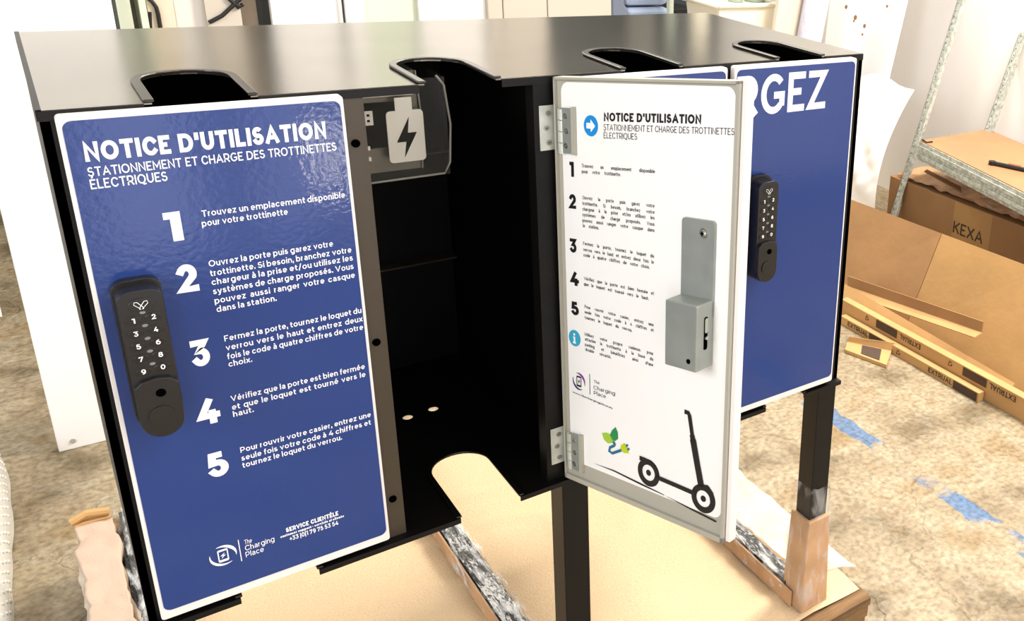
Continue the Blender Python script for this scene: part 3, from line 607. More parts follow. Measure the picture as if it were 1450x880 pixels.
# ---- keypad locks on the closed doors
def lock(i, door, mark_parent=True):
    ox = i
    out = lambda y: (lambda x, z, h: V(ox+x, y-h, z))
    def prof(x0, x1, zt, zb):
        r = (x1-x0)/2; pts = []
        for k in range(13):                       # rounded base end
            t = math.pi+math.pi*k/12; pts.append(((x0+x1)/2+r*math.cos(t), zb+r*1.05+r*1.05*math.sin(t)))
        for cx, a in ((x1-.05, 0), (x0+.05, 90)):
            for k in range(7):
                t = math.radians(a+90*k/6); pts.append((cx+.05*math.cos(t), zt-.04+.04*math.sin(t)))
        return pts
    obj('lock_base', plate(nb(), [prof(.096, .256, -.665, -1.325)], .04, out(-.053)), 'lock', door, bevel=.002)
    bm = plate(nb(), [prof(.104, .249, -.68, -1.318)], .085, out(-.09))
    body = obj('lock_body', bm, 'lock', door, bevel=.005)
    ysur = -.175
    obj('lock_turn_knob', plate(nb(), [prof(.106, .247, -1.052, -1.312)[:13]+[(.247, -1.085), (.225, -1.06), (.18, -1.05), (.13, -1.058), (.106, -1.08)]], .022, out(ysur)), 'lock', door, bevel=.003)
    bm = nb(); plate(bm, [circ(.185, -1.115, .017)], .002, out(ysur-.0225)); obj('lock_keyhole', bm, 'hole', door)
    obj('lock_thumb_disc', plate(nb(), [circ(.174, -1.215, .042, 28)], .006, out(ysur-.022)), 'lock', door, bevel=.001)
    obj('lock_logo_button', plate(nb(), [circ(.177, -.738, .041, 24, .028)], .004, out(ysur)), 'lock_key', door, bevel=.0006)
    bm = nb(); f = out(ysur-.0045)
    for sgn in (-1, 1):
        tube(bm, [f(.177+sgn*a, -.738+b, 0) for a, b in ((.002, -.018), (.012, -.006), (.022, .004), (.02, .014), (.011, .013), (.004, .003), (-.004, -.008), (-.006, -.018))], .0003, 4)
    obj('lock_logo_mark', bm, 'ink', door)
    jk = job(out(ysur-.0045), 'ink', door, 'key_lettering')
    for r in range(5):
        for s in range(2):
            x = .145 if s == 0 else .208; z = -.80-.0548*r + (0 if s == 0 else .004)
            obj('lock_key', plate(nb(), [circ(x, z, .027, 20, .019)], .004, out(ysur)), 'lock_key', door, bevel=.0006)
            ch = '1234567890'[2*r+s]
            wd = .010 if ch == '1' else .015; line(jk, ch, (x-wd/2, z-.0095), (x+wd/2, z-.0095), .021, .02)
        obj('lock_dot', plate(nb(), [circ(.1775, -.771-.0555*r, .0095, 14, .006)], .002, out(ysur)), 'lock_dot', door)
lock(0, d0); lock(3, d3)

# ---- the open door, swung out about its right-hand hinge
hx, hy, th, SAG, DW = 1.95, -.06, math.radians(78), .16, 1.2
dd = Vector((math.cos(th), -math.sin(th))); dn = Vector((-math.sin(th), -math.cos(th)))      # along the door, and out of its white inner face
def fd(u, z, h): return V(hx+dd.x*u+dn.x*h, hy+dd.y*u+dn.y*h, z+SAG*u)
def PD(u, v):
    r = ray(u, v); s = -((CAM[0]-hx)*dn.x+(CAM[1]-hy)*dn.y)/(r[0]*dn.x+r[1]*dn.y)
    x, y, z = [CAM[i]+s*r[i] for i in range(3)]; U_ = (x-hx)*dd.x+(y-hy)*dd.y; return (U_, z-SAG*U_)
u0, u1, zt, zb = -.03, 1.2, .003, -2.296
od = obj('door', plate(nb(), [[(u0, zb), (u1, zb), (u1, zt), (u0, zt)]], -.045, fd), 'frame', st, bevel=.0012)
od['label'] = 'open locker door, white printed inner face with grey frame'
# raised rim round the inner face
bm = nb()
for a, b, c_, e in ((u0, u0+.012, zb, zt), (u1-.02, u1, zb, zt), (u0, u1, zt-.012, zt), (u0, u1, zb, zb+.03)): plate(bm, [[(a, c_), (b, c_), (b, e), (a, e)]], .016, fd)
obj('door_rim', bm, 'frame', od)
obj('door_outer_edge', plate(nb(), [[(u1+.001, zb+.01), (u1+.03, zb+.01), (u1+.03, zt), (u1+.001, zt)]], -.045, fd), 'white', od, bevel=.001)
obj('door_outer_notice_sheet', plate(nb(), [rrect(u0+.03, u1-.03, zb+.05, zt-.035, .03, 6)], -.003, lambda u, z, h: fd(u, z, h-.0455)), 'blue', od)
sh = obj('printed_inner_sheet', plate(nb(), [rrect(u0+.045, u1-.03, zb+.125, zt-.025, .05, 6)], .004, fd), 'sheet', od)
fdi = lambda u, z, h: fd(u, z, h+.0055)
def LD(j, s, a, b, h, bold=0):
    p, q = PD(*a), PD(*b); line(j, s, p, q, h, bold)
j = job(fdi, 'dark_ink', od, 'title_lettering'); j['up'] = (0, 1)
LD(j, "NOTICE D'UTILISATION", (856.3, 171.5), (994, 175.5), .042, .032)
LD(j, 'STATIONNEMENT ET CHARGE DES TROTTINETTES', (856, 184.3), (1041, 191.3), .03, .006)
LD(j, 'ÉLECTRIQUES', (856, 195.8), (903.5, 197.8), .03, .006)
for s, a, b in (('1', (808, 250), (814, 250.5)), ('2', (806, 295), (817, 296)), ('3', (808, 357), (818.5, 358.5)), ('4', (808, 403), (821, 405.5)), ('5', (810, 445), (821, 447.5))):
    j = job(fdi, 'dark_ink', od, 'step_number_lettering'); j['up'] = (0, 1); LD(j, s, a, b, .078, .045)
for s, a, b in (
    ('Trouvez un emplacement disponible', (825, 237), (928.6, 245.3)), ('pour votre trottinette.', (825, 245), (880, 249.6)),
    ('Ouvrez la porte puis garez votre', (826, 282), (928, 294)), ('trottinette. Si besoin, branchez votre', (826, 290), (928, 303)),
    ('chargeur à la prise et/ou utilisez les', (826, 298), (928, 311)), ('systèmes de charge proposés. Vous', (826, 306), (928, 320)),
    ('pouvez aussi ranger votre casque dans', (826, 314), (928, 328.5)), ('la station.', (826.6, 321.5), (849, 325)),
    ('Fermez la porte, tournez le loquet du', (827, 346.7), (927, 365)), ('verrou vers le haut et entrez deux fois le', (827, 355.2), (927, 373.7)), ('code à quatre chiffres de votre choix.', (827.4, 363), (921, 380.7)),
    ('Vérifiez que la porte est bien fermée et', (828, 396.3), (927, 418)), ('que le loquet est tourné vers le haut.', (828, 404), (919.6, 425)),
    ('Pour rouvrir votre casier, entrez une', (829, 436), (926.7, 462.3)), ('seule fois votre code à 4 chiffres et', (829, 443.5), (926.7, 470)), ('tournez le loquet du verrou.', (829.3, 451.3), (896, 470)),
    ('Utilisez votre propre cadenas pour', (829, 475), (926, 503)), ('attacher la trottinette à la base du', (829.6, 482), (926, 511)), ('parking et bénéficiez ainsi d\'une', (829.6, 489.5), (926, 519)), ('double sécurité.', (830, 496.5), (866.4, 508))):
    if s.startswith(PARA): j = job(fdi, 'dark_ink', od, 'instruction_lettering'); j['up'] = (0, 1)
    LD(j, s, a, b, .0185, .012)
j = job(fdi, 'dark_ink', od, 'logo_lettering'); j['up'] = (0, 1)
LD(j, 'The', (842, 542), (850, 544.3), .018); LD(j, 'Charging', (841.6, 550.8), (872, 560), .023); LD(j, 'Place', (842, 558.5), (859, 564), .023)
LD(j, 'www.thechargingplace.eu', (812, 556), (868.4, 579.3), .012, .012)
c = PD(821, 540); b0 = PD(836.6, 558.5); b1 = PD(836.2, 529.4)
logo(c[0], c[1], .052, fdi, od, ('navy', 'purp', 'dark_ink'), (b0[0]+b1[0])/2, (b0[1], b1[1]))
def disc(px, r, m, name):
    c = PD(*px); obj(name, plate(nb(), [circ(c[0], c[1], r, 32)], .001, fdi), m, od); return c
c = disc((838, 178), .052, 'cyan', 'arrow_circle'); fdj = lambda u, z, h: fd(u, z, h+.0075)
obj('arrow_symbol', plate(nb(), [[(c[0]+a*.033, c[1]+b*.033) for a, b in ((-.9, -.42), (.05, -.42), (.05, -.95), (1.05, 0), (.05, .95), (.05, .42), (-.9, .42))]], .001, fdj), 'ink', od)
c = disc((815, 478.7), .048, 'cyan2', 'information_circle')
obj('information_symbol', plate(plate(nb(), [circ(c[0], c[1]+.023, .0075, 12)], .001, fdj), [[(c[0]-.009, c[1]+.01), (c[0]+.007, c[1]+.01), (c[0]+.007, c[1]-.022), (c[0]+.012, c[1]-.022), (c[0]+.012, c[1]-.03), (c[0]-.012, c[1]-.03), (c[0]-.012, c[1]-.022), (c[0]-.005, c[1]-.022), (c[0]-.005, c[1]+.002), (c[0]-.009, c[1]+.002)]], .001, fdj), 'ink', od)
# leaf and plug picture
def pl(pts, m, name, frame=fdi): return obj(name, plate(nb(), [[PD(*p) for p in pts]], .001, frame), m, od)
Z5 = lambda a, b: (750+a/3.142, 520+b/3.142)
pl([Z5(*p) for p in ((325, 292), (345, 290), (366, 300), (378, 322), (374, 335), (352, 338), (335, 322))], 'leafl', 'leaf_print')
pl([Z5(*p) for p in ((386, 266), (396, 290), (397, 318), (384, 328), (370, 322), (362, 300), (370, 280))], 'leafd', 'leaf_print')
def stroke(pts, wid, m, name, frame=fdj):
    """flat ribbon of constant width along a polyline in door space"""
    P = [Vector(PD(*p)) for p in pts]; Lf, Rt = [], []
    for i, p in enumerate(P):
        d_ = (P[min(i+1, len(P)-1)]-P[max(i-1, 0)]).normalized(); n_ = Vector((-d_.y, d_.x))*wid/2
        Lf.append(p+n_); Rt.append(p-n_)
    return obj(name, plate(nb(), [[tuple(x) for x in Lf+Rt[::-1]]], .001, frame), m, od)
stroke([Z5(*p) for p in ((376, 330), (384, 342), (380, 348), (362, 356), (358, 372), (372, 382), (412, 368))], .016, 'tealink', 'cord_print')
pl([Z5(*p) for p in ((426, 336), (412, 345), (410, 362), (424, 380), (446, 382), (438, 360))], 'yell', 'plug_print', fdj)
stroke([Z5(434, 350), Z5(441, 344)], .012, 'tealink', 'plug_pin_print'); stroke([Z5(440, 366), Z5(448, 361)], .012, 'tealink', 'plug_pin_print')
# scooter picture
c1 = PD(997, 706); c2 = PD(919.5, 669.3)
def ring(c, r, name):
    obj(name, plate(nb(), [circ(c[0], c[1], r, 32), circ(c[0], c[1], r*.58, 24)], .001, fdi), 'dark_ink', od)
    obj('wheel_hub_print', plate(nb(), [circ(c[0], c[1], r*.22, 16)], .001, fdi), 'dark_ink', od)
ring(c1, .082, 'scooter_wheel_print'); ring(c2, .082, 'scooter_wheel_print')
stroke([Z5(*p) for p in ((494, 402), (520, 412), (548, 430), (566, 456), (575, 490))], .026, 'dark_ink', 'scooter_fender_print')
stroke([Z5(*p) for p in ((570, 488), (650, 522), (742, 562))], .026, 'dark_ink', 'scooter_deck_print')
stroke([Z5(*p) for p in ((694, 196), (711, 202), (716, 216), (728, 300))], .024, 'dark_ink', 'scooter_stem_print')
stroke([Z5(*p) for p in ((727, 300), (733, 330))], .032, 'dark_ink', 'scooter_stem_print')
stroke([Z5(*p) for p in ((731, 320), (750, 430), (768, 530))], .040, 'dark_ink', 'scooter_stem_print')
stroke([Z5(*p) for p in ((738, 545), (765, 530), (795, 534), (812, 560), (820, 612))], .03, 'dark_ink', 'scooter_fender_print')
pl([Z5(*p) for p in ((292, 428), (380, 458), (500, 516), (600, 566), (603, 570), (500, 524), (380, 464))], 'dark_ink', 'ground_line_print')
pl([Z5(*p) for p in ((612, 573), (720, 626), (834, 684), (832, 690), (718, 632))], 'dark_ink', 'ground_line_print')
# lock cover on the inner face
ca, cb_, cz0, cz1 = .88, 1.085, -1.335, -1.0
bm = nb(); plate(bm, [rrect(ca, cb_, cz1-.1, -.622, .018, 4)], .012, fdi); lp = obj('lock_cover_plate', bm, 'bracket', od)
bm = nb(); pts = [fdi(u, z, h) for h in (0, .108) for u, z in ((ca, cz0), (cb_, cz0), (cb_, cz1), (ca, cz1))]; hexa(bm, pts)
obj('lock_cover_box', bm, 'bracket', od, bevel=.0015)
def fe(a, z, h): return fdi(ca-h, z, a)         # the side of the cover that faces the opening
def fo(a, z, h): return fdi(cb_+h, z, a)        # the side that faces the photographer
bm = nb(); plate(bm, [rrect(.04, .062, -1.235, -1.07, .008, 4)], .002, fo); obj('latch_slot', bm, 'hole', od)
bm = nb(); plate(bm, [rrect(.043, .06, -1.15, -1.075, .008, 4)], .006, fo); plate(bm, [circ(.05, -1.175, .009, 12)], .01, fo); obj('latch_tongue', bm, 'screw', od)
bm = nb(); plate(bm, [circ(cb_-.048, -1.285, .013, 16)], .001, lambda u, z, h: fdi(u, z, h+.1085)); obj('cover_hole', bm, 'hole', od)
c = PD(1001, 329)
bm = nb(); cyl(bm, fdi(c[0], c[1], .012), (dn.x, dn.y, 0), .0058, .0012, 20); cyl(bm, fdi(c[0], c[1], .016), (dn.x, dn.y, 0), .0044, .0022, 16, .003); obj('cover_screw', bm, 'screw', od, smooth=False)
bm = nb(); k = .0105
plate(bm, [[(c[0]-k, c[1]-.003), (c[0]+k, c[1]-.003), (c[0]+k, c[1]+.003), (c[0]-k, c[1]+.003)]], .001, lambda u, z, h: fdi(u, z, h+.0255)); plate(bm, [[(c[0]-.003, c[1]-k), (c[0]+.003, c[1]-k), (c[0]+.003, c[1]+k), (c[0]-.003, c[1]+k)]], .001, lambda u, z, h: fdi(u, z, h+.0258)); obj('screw_slot', bm, 'hole', od)

# ---- hinges
for zc in (-.262, -2.10):
    hz = .115
    bm = nb(); plate(bm, [[(1.865, zc-hz), (1.952, zc-hz), (1.952, zc+hz), (1.865, zc+hz)]], .006, lambda x, z, h: V(x, -.002-h, z))
    hg = obj('hinge', bm, 'zinc', st, bevel=.0006)
    bm = nb()
    for k in range(4): cyl(bm, V(1.948, -.085, zc-hz+k*hz/2+.003), (0, 0, 1), .0058, hz/2*S-.0012, 14)
    obj('hinge_knuckle', bm, 'zinc', hg, smooth=False)
    bm = nb(); plate(bm, [[(u, z) for u, z in ((.03, zc-hz), (.105, zc-hz), (.105, zc+hz), (.03, zc+hz))]], .006, lambda u, z, h: fd(u, z, h+.016)); obj('hinge_leaf', bm, 'bracket', hg)
    bm = nb(); plate(bm, [[(.105, zc-hz-.005), (.13, zc-hz-.005), (.13, zc+hz+.005), (.105, zc+hz+.005)]], .02, fd); obj('hinge_packing', bm, 'frame', hg)
    for k, (dx, dz) in enumerate(((0, .075), (-.012, 0), (0, -.075))):
        for sx in (0, 1):
            c = V(1.91+dx, -.008, zc+dz) if sx == 0 else fd(.068-dx*.6, zc+dz, .022)
            n_ = (0, -1, 0) if sx == 0 else (dn.x, dn.y, 0)
            bm = nb(); cyl(bm, c, n_, .0036, .0009, 14); obj('hinge_screw', bm, 'screw', hg)
            bm = nb(); cyl(bm, Vector(c)+Vector(n_)*.0009, n_, .0017, .0003, 6); obj('screw_recess', bm, 'brgrey', hg)

# ================================================================ PALLET, FOAM
pal = thing('pallet', 'weathered wooden pallet under the black charging station', 'pallet', V(2.1, 1.9, FL))
for i in range(9):
    y = -.22+i*.49
    obj('deck_board', box(nb(), -.25, 4.36, y, y+.42, -4.37, -4.29), 'pallet', pal, bevel=.002)
for x in (-.22, 2.0, 4.0):
    obj('stringer', box(nb(), x, x+.34, -.22, 4.1, -4.47, -4.37), 'pallet', pal, bevel=.002)
    for y in (-.2, 1.75, 3.7): obj('block', box(nb(), x, x+.34, y, y+.4, -4.72, -4.47), 'pallet', pal, bevel=.003)
    obj('bottom_board', box(nb(), x, x+.34, -.22, 4.1, FL, -4.72), 'pallet', pal, bevel=.002)
def gridmesh(fx, nx, ny):
    bm = nb(); g = [[bm.verts.new(fx(i/nx, j/ny)) for j in range(ny+1)] for i in range(nx+1)]
    for i in range(nx):
        for j in range(ny): bm.faces.new((g[i][j], g[i+1][j], g[i+1][j+1], g[i][j+1]))
    return bm
def foam(s, t):
    x = .0+4.34*s; y = -.1+4.06*t
    z = -4.284+.008*noise.noise(Vector((x*1.5, y*1.5, 1)))+.02*max(0, .16-abs(noise.noise(Vector((x*.7+y*.5, y*1.3-x*.3, 4)))))/.16
    return V(x, y, z)
bm = gridmesh(foam, 90, 90)
fo_ = obj('foam_sheet', bm, 'foam', None, smooth=True); tag(fo_, 'tan foam sheet covering the pallet under the black station', 'foam sheet')

# milky film hanging over the pallet's right side and left rear end
def flap(s, t, a, b, c, d, seed, amp):
    p = Vector(a).lerp(Vector(b), s).lerp(Vector(d).lerp(Vector(c), s), t)
    e = noise.noise(Vector((p.x*6, p.y*6, p.z*6+seed)))*amp + noise.noise(Vector((p.x*2, p.y*5, p.z*2+seed)))*amp
    return V(p.x+e*.5, p.y+e*.3, p.z+abs(e))
bm = gridmesh(lambda s, t: flap(s, t, (4.03, .25, -4.24), (3.96, 3.6, -4.22), (4.42, 3.2, -4.27), (4.5, .12, -4.31), 2, .035), 50, 14)
tag(obj('film_sheet', bm, 'wrapw', None, smooth=True), 'crumpled milky plastic film over the right pallet edge behind the wrapped leg', 'plastic film')
bm = gridmesh(lambda s, t: flap(s, t, (-.02, 1.2, -4.1), (-.05, 3.95, -4.12), (-.32, 3.95, -4.6), (-.42, 1.2, -4.75), 6, .09), 50, 14)
tag(obj('film_sheet', bm, 'wrapw', None, smooth=True), 'crumpled milky plastic film hanging over the left pallet edge by the foot', 'plastic film')
wr = obj('foam_wrapped_bundle', wrapped(-.26, -.06, 1.0, 3.8, -4.28, -4.09, .045, 21, 16, 90, 8, .45), 'pinkfoam', None, smooth=True)
bm = nb(); tube(bm, [V(-.3, 3.86, -4.06), V(-.2, 3.88, -4.03), V(-.06, 3.86, -4.05)], .008, 8); box(bm, -.28, -.06, 3.82, 3.9, -4.26, -4.08); tag(obj('cardboard_end_piece', bm, 'card3', None), 'folded cardboard piece at the far end of the pinkish bundle', 'cardboard')
tag(wr, 'long pinkish foam-wrapped bundle lying on the left edge of the pallet', 'bundle')
# bubble wrap at the lower left
bw = thing('bubble_wrap_roll', 'pale clear bubble wrap heap at the lower left of the photo', 'bubble wrap', V(-.95, 4.6, FL))
def bub(s, t):
    a = math.pi*(t); x = -1.12-.36*math.cos(a); z = FL+.02+.5*math.sin(a)**.8; y = 2.6+3.6*s
    e = .03*noise.noise(Vector((x*3, y*2.5, z*3)))
    return V(x+e+.05*s, y, z+e)
bm = gridmesh(bub, 60, 24); obj('film_layer', bm, 'bubble', bw, smooth=True)
bm = nb(); ico = nb(); 
for i in range(52):
    for jx in range(14):
        s = (i+.5)/52; t = (jx+.5+.5*(i % 2))/15; p = bub(s, t)
        if t > .98: continue
        n_ = (p-V(-1.12, 2.6+3.6*s, FL)).normalized(); cyl(bm, p-n_*.002, n_, .0056, .0038, 7, .0032)
o = obj('air_bubbles', bm, 'bubble', bw, smooth=True); o['kind'] = 'stuff'; ico.free()

# ================================================================ BOARDS ON THE LEFT AND THINGS BEHIND
def bx(name, m, u0_, u1_, y, zt_, label, cat, zb_=FL, th_=.12, v=15, group=None, bevel=.002):
    a, b = on(1, y, u0_, v).x, on(1, y, u1_, v).x
    o = obj(name, box(nb(), a, b, y, y+th_, zb_, zt_), m, None, bevel=bevel)
    if label: tag(o, label, cat, group)
    return o
ld = thing('tall_white_board', 'tall white laminated board standing on the floor left of the station', 'board', V(.2, 6.4, FL))
obj('panel', box(nb(), -.34, .72, 6.4, 6.5, FL, FL+8.5), 'board', ld, bevel=.002)
bm = nb(); c = on(1, 6.395, 103, 625); cyl(bm, V(c.x, 6.395, c.z), (0, -1, 0), .006, .001, 20); obj('drilled_hole', bm, 'frame', ld)
o = obj('narrow_white_board', box(nb(), .05, .68, 6.56, 6.64, FL, FL+7.6), 'board', None); tag(o, 'narrow white board standing close behind the tall white board', 'board')
lb = thing('scribbled_white_board', 'white board with black scribble at the far left edge, behind the tall board', 'board', V(-1.4, 10.1, FL))
obj('panel', box(nb(), -3.4, -.66, 10.1, 10.2, FL+.05, FL+7), 'board', lb)
bm = nb(); tube(bm, [V(-.95+.12*math.sin(k*1.1), 10.09, FL+.3-.04*k+.1*math.cos(k*1.7)) for k in range(9)], .005, 6); obj('scribble', bm, 'blk', lb)

# cabinet with hose, seen over the left part of the top
T = FL+8.6
bx('green_grey_post', 'dkgrey', 160, 166, 10.8, T, 'thin dark green post next to the tall white board', 'post')
cab = thing('grey_metal_locker', 'pale grey metal locker with dark slot, behind the station at upper left', 'locker', V(1.1, 11, FL))
a, b, c, d = [on(1, 11, u, 15).x for u in (166, 186, 198, 208)]
bm = nb(); box(bm, a, b, 11, 12, FL, T); box(bm, c, d, 11, 12, FL, T); box(bm, b, c, 11.3, 12, FL, T); obj('cabinet', bm, 'pgreen', cab)
obj('slot', box(nb(), b+.02, c-.02, 11.25, 11.3, FL+.4, T-.3), 'brgrey', cab)
dp = thing('cream_door_leaf', 'cream door leaf with looped black hose, second item right of the tall board', 'door leaf', V(1.4, 11.2, FL))
a, b = on(1, 11.2, 209, 15).x, on(1, 11.2, 247, 15).x
obj('leaf', box(nb(), a, b, 11.2, 11.35, FL, T), 'cream', dp, bevel=.002)
bm = nb(); q = [on(1, 11.17, u, v) for u, v in ((209, -3), (216, 3), (221, 10), (224, 20), (227, 38), (230, 60))]; tube(bm, [V(p.x, p.y, p.z) for p in q], .006, 8)
q = [on(1, 11.17, u, v) for u, v in ((212, 17), (213, 38), (215, 60))]; tube(bm, [V(p.x, p.y, p.z) for p in q], .005, 8); obj('hose', bm, 'blk', dp)
bx('white_cupboard', 'board', 247, 290, 11.55, T, 'white cupboard side between the cream door leaf and the taped beige panel', 'cupboard', th_=.8)
tp = thing('taped_beige_panel', 'beige panel crossed by black cables, behind the station top', 'panel', V(1.9, 11.4, FL))
a, b = on(1, 11.4, 291, 15).x, on(1, 11.4, 341, 15).x
obj('panel', box(nb(), a, b, 11.4, 11.5, FL, T), 'warmw', tp)
bm = nb()
for pts in (((296, 32), (315, 22), (332, 6), (345, -6)), ((322, -4), (331, 4), (340, 9)), ((333, 3), (337, 11), (344, 6))):
    q = [on(1, 11.36, *p) for p in pts]; tube(bm, [V(p.x, p.y, p.z) for p in q], .007, 8)
obj('black_cable', bm, 'blk', tp)
bx('brown_grey_sheet', 'brgrey', 341, 364, 11.5, T, 'brown-grey sheet standing right of the taped beige panel', 'panel')
bx('dark_grey_post', 'dkgrey', 364, 384, 11.7, T, 'dark grey post between brown-grey sheet and white door', 'post', th_=.4)
bx('white_door_panel', 'board', 384, 486, 11.3, T, 'wide white door panel left of the thin black rod', 'door panel')
bx('black_rod', 'blk', 485.6, 487.6, 11.2, T, 'thin black rod between two white panels', 'rod', th_=.05)
bx('white_side_panel', 'board', 489, 517, 11.3, T, 'narrow white panel right of the thin black rod', 'panel')
bx('pale_green_panel', 'pgreen', 517, 593, 11.4, T, 'pale green-tinted panel among the white ones behind', 'panel')
bx('bright_white_panel', 'board', 593, 691, 11.3, T, 'bright white panel right of the pale green panel', 'panel')
wm = thing('warm_white_partition', 'warm grey-white partition with faint seams behind the open locker', 'partition', V(4.5, 11.2, FL))
for a, b in ((691, 712), (713, 775), (776, 866)):
    obj('panel', box(nb(), on(1, 11.2, a, 15).x, on(1, 11.2, b, 15).x, 11.2, 11.35, FL, T if a < 776 else FL+5.2), 'warmw', wm, bevel=.004)
# grey chair with cushions
ch = thing('grey_lounge_chair', 'slate grey shell chair behind the top edge, beside pale blue cushions', 'chair', V(6.3, 12, FL))
a, b, b2 = on(1, 12, 866, 10).x, on(1, 12, 884, 10).x, on(1, 12, 896, 24).x
bm = nb(); plate(bm, [[(a, FL+1.4), (b2+.9, FL+1.4), (b2+.5, -1.72), (b2, -1.66), (b, -1.4), (b-.05, -.9), (b-.1, -.2), (a+.1, .1), (a, -.3)]], .12, lambda x, z, h: V(x, 12.1-h, z)); obj('shell', bm, 'slate', ch, bevel=.01)
bm = nb()
for x in (a+.1, b2+.7):
    for y in (12.0, 12.3): cyl(bm, V(x, y, FL), (0, 0, 1), .012, 1.45*S, 10)
obj('leg', bm, 'blk', ch)
for k, (v0, v1) in enumerate(((-20, 9), (10, 24))):
    p0, p1 = on(1, 12.6, 884, v1), on(1, 12.6, 948, v0)
    bm = box(nb(), p0.x+.05*k, p1.x-.03, 12.55, 13.6, p0.z, p1.z)
    tag(obj('cushion', bm, 'pblue', None, bevel=.03), 'pale blue seat cushion, %s of the stack behind the station' % ('upper' if k == 0 else 'lower'), 'cushion', 'stacked pale blue cushions')
p = on(1, 12.6, 884, 24)
tag(obj('side_bench', box(nb(), p.x, on(1, 12.6, 950, 15).x, 12.45, 13.7, FL, p.z-.001), 'pblue', None), 'pale blue bench carrying the two pale blue cushions', 'bench')
bx('pale_post', 'pgreen', 948, 954, 12.2, FL+7, 'thin pale post right of the blue cushions', 'post')
p = on(1, 13, 970, 6)
q = on(1, 15, 952, 10)
tag(obj('added_slate_cupboard', box(nb(), q.x, 12.9, 15, 15.8, FL, FL+9.5), 'slatedk', None), 'tall dark slate cupboard at the back behind the cushions and the cream tub', 'cupboard')  # added wide and tall so the top sheet reflects dark at right
bx('dark_cabinet', 'blk', 954, 988, 13, p.z-.1, 'low black cabinet between the cushions and the cream bin', 'cabinet', th_=.9)
bx('cream_upright', 'bin', 984, 1004, 10.95, FL+7, 'cream upright standing left of the cream bin', 'upright', th_=.2)
# cream bin with bottles
bn = thing('plastic_tub', 'cream plastic tub with rolled rim behind the station right rear corner', 'tub', V(7.6, 9.6, FL))
tl, tr = on(1, 9.6, 1018, 2), on(1, 9.6, 1098, 10)
zr = on(1, 9.6, 1060, 8).z
bm = nb(); hexa(bm, [V(tl.x+.25, 9.7, FL+1.6), V(tr.x-.12, 9.7, FL+1.6), V(tr.x-.12, 10.6, FL+1.6), V(tl.x+.25, 10.6, FL+1.6), V(tl.x, 9.6, zr), V(tr.x, 9.6, zr), V(tr.x, 10.7, zr), V(tl.x, 10.7, zr)])
obj('body', bm, 'bin', bn, bevel=.01)
bm = nb(); tube(bm, [V(x, y, zr) for x, y in ((tl.x-.03, 9.57), (tr.x+.03, 9.57), (tr.x+.03, 10.73), (tl.x-.03, 10.73), (tl.x-.03, 9.57))], .012, 8); obj('rim', bm, 'bin', bn, smooth=True)
for k, (u, r) in enumerate(((1046, .035), (1072, .045))):
    q = on(1, 10.0, u, -2); bm = nb(); cyl(bm, V(q.x, 10.1, zr), (0, 0, 1), r, .16, 18); cyl(bm, V(q.x, 10.1, zr+.64), (0, 0, 1), r*.4, .03, 12)
    tag(obj('bottle', bm, 'gbot', None, bevel=.004), 'grey-green plastic bottle, %s one on the cream tub' % ('smaller left' if k == 0 else 'larger right'), 'bottle', 'bottles on the cream tub')
tag(obj('crate', box(nb(), tl.x+.2, tr.x-.1, 9.75, 10.6, FL, FL+1.6), 'card2', None), 'brown crate carrying the cream plastic tub', 'crate')
# boards by the right wall
xx = on(1, 9, 1098, 60).x
bm = nb(); slab(bm, on(1, 9.2, 1093, 70), on(1, 9.2, 1140, 78), on(1, 9.2, 1160, -60), on(1, 9.2, 1112, -60), .08)
tag(obj('cream_leaning_board', bm, 'cream', None), 'cream board leaning behind the station rear right corner, left of the lavender roll', 'board')
rl = thing('lavender_foil_roll', 'upright lavender foam roll beside the leaning cream board', 'roll', V(9, 9, FL))
q0, q1 = on(1, 9.0, 1142, 75), on(1, 9.0, 1160, -20)
bm = nb(); ax = V(*q1)-V(*q0); cyl(bm, V(*q0)-ax*1.2, ax, .058, ax.length*2.6, 24); obj('roll', bm, 'lav', rl, smooth=True)
def wq(x, u, v): return on(0, x, u, v)
wb = thing('white_spotted_board', 'tall white board with brown spots leaning on the right wall', 'board', V(12, 9, FL))
bm = nb(); A0, B0, C0, D0 = on(0, 11.6, 1150, 210), on(0, 11.6, 1240, 165), on(0, 12.2, 1284, -20), on(0, 12.2, 1178, -20)
def down(p, q): t = (FL-p.z)/(q.z-p.z); return p+(q-p)*t
slab(bm, down(A0, D0), down(B0, C0), down(B0, C0)+(C0-B0)*3, down(A0, D0)+(D0-A0)*2.2, -.1 if False else .1); obj('panel', bm, 'board', wb)
A_, B_, C_, D_ = on(0, 11.6, 1150, 210), on(0, 11.6, 1240, 165), on(0, 12.2, 1284, -20), on(0, 12.2, 1178, -20)
nrm = (B_-A_).cross(D_-A_).normalized()
for u, v, r in ((1199, 10, .010), (1212, 25, .012), (1225, 37, .010), (1222, 49, .006), (1257, 9, .007), (1210, 30, .006)):
    d_ = Vector(ray(u, v)); cm = Vector(CAM); s_ = (A_-cm).dot(nrm)/d_.dot(nrm); p = cm+d_*s_; n2 = nrm if nrm.x < 0 else -nrm
    bm = nb(); cyl(bm, V(*(p+n2*.01)), n2, r, .002, 10); obj('brown_spot', bm, 'spot', wb)
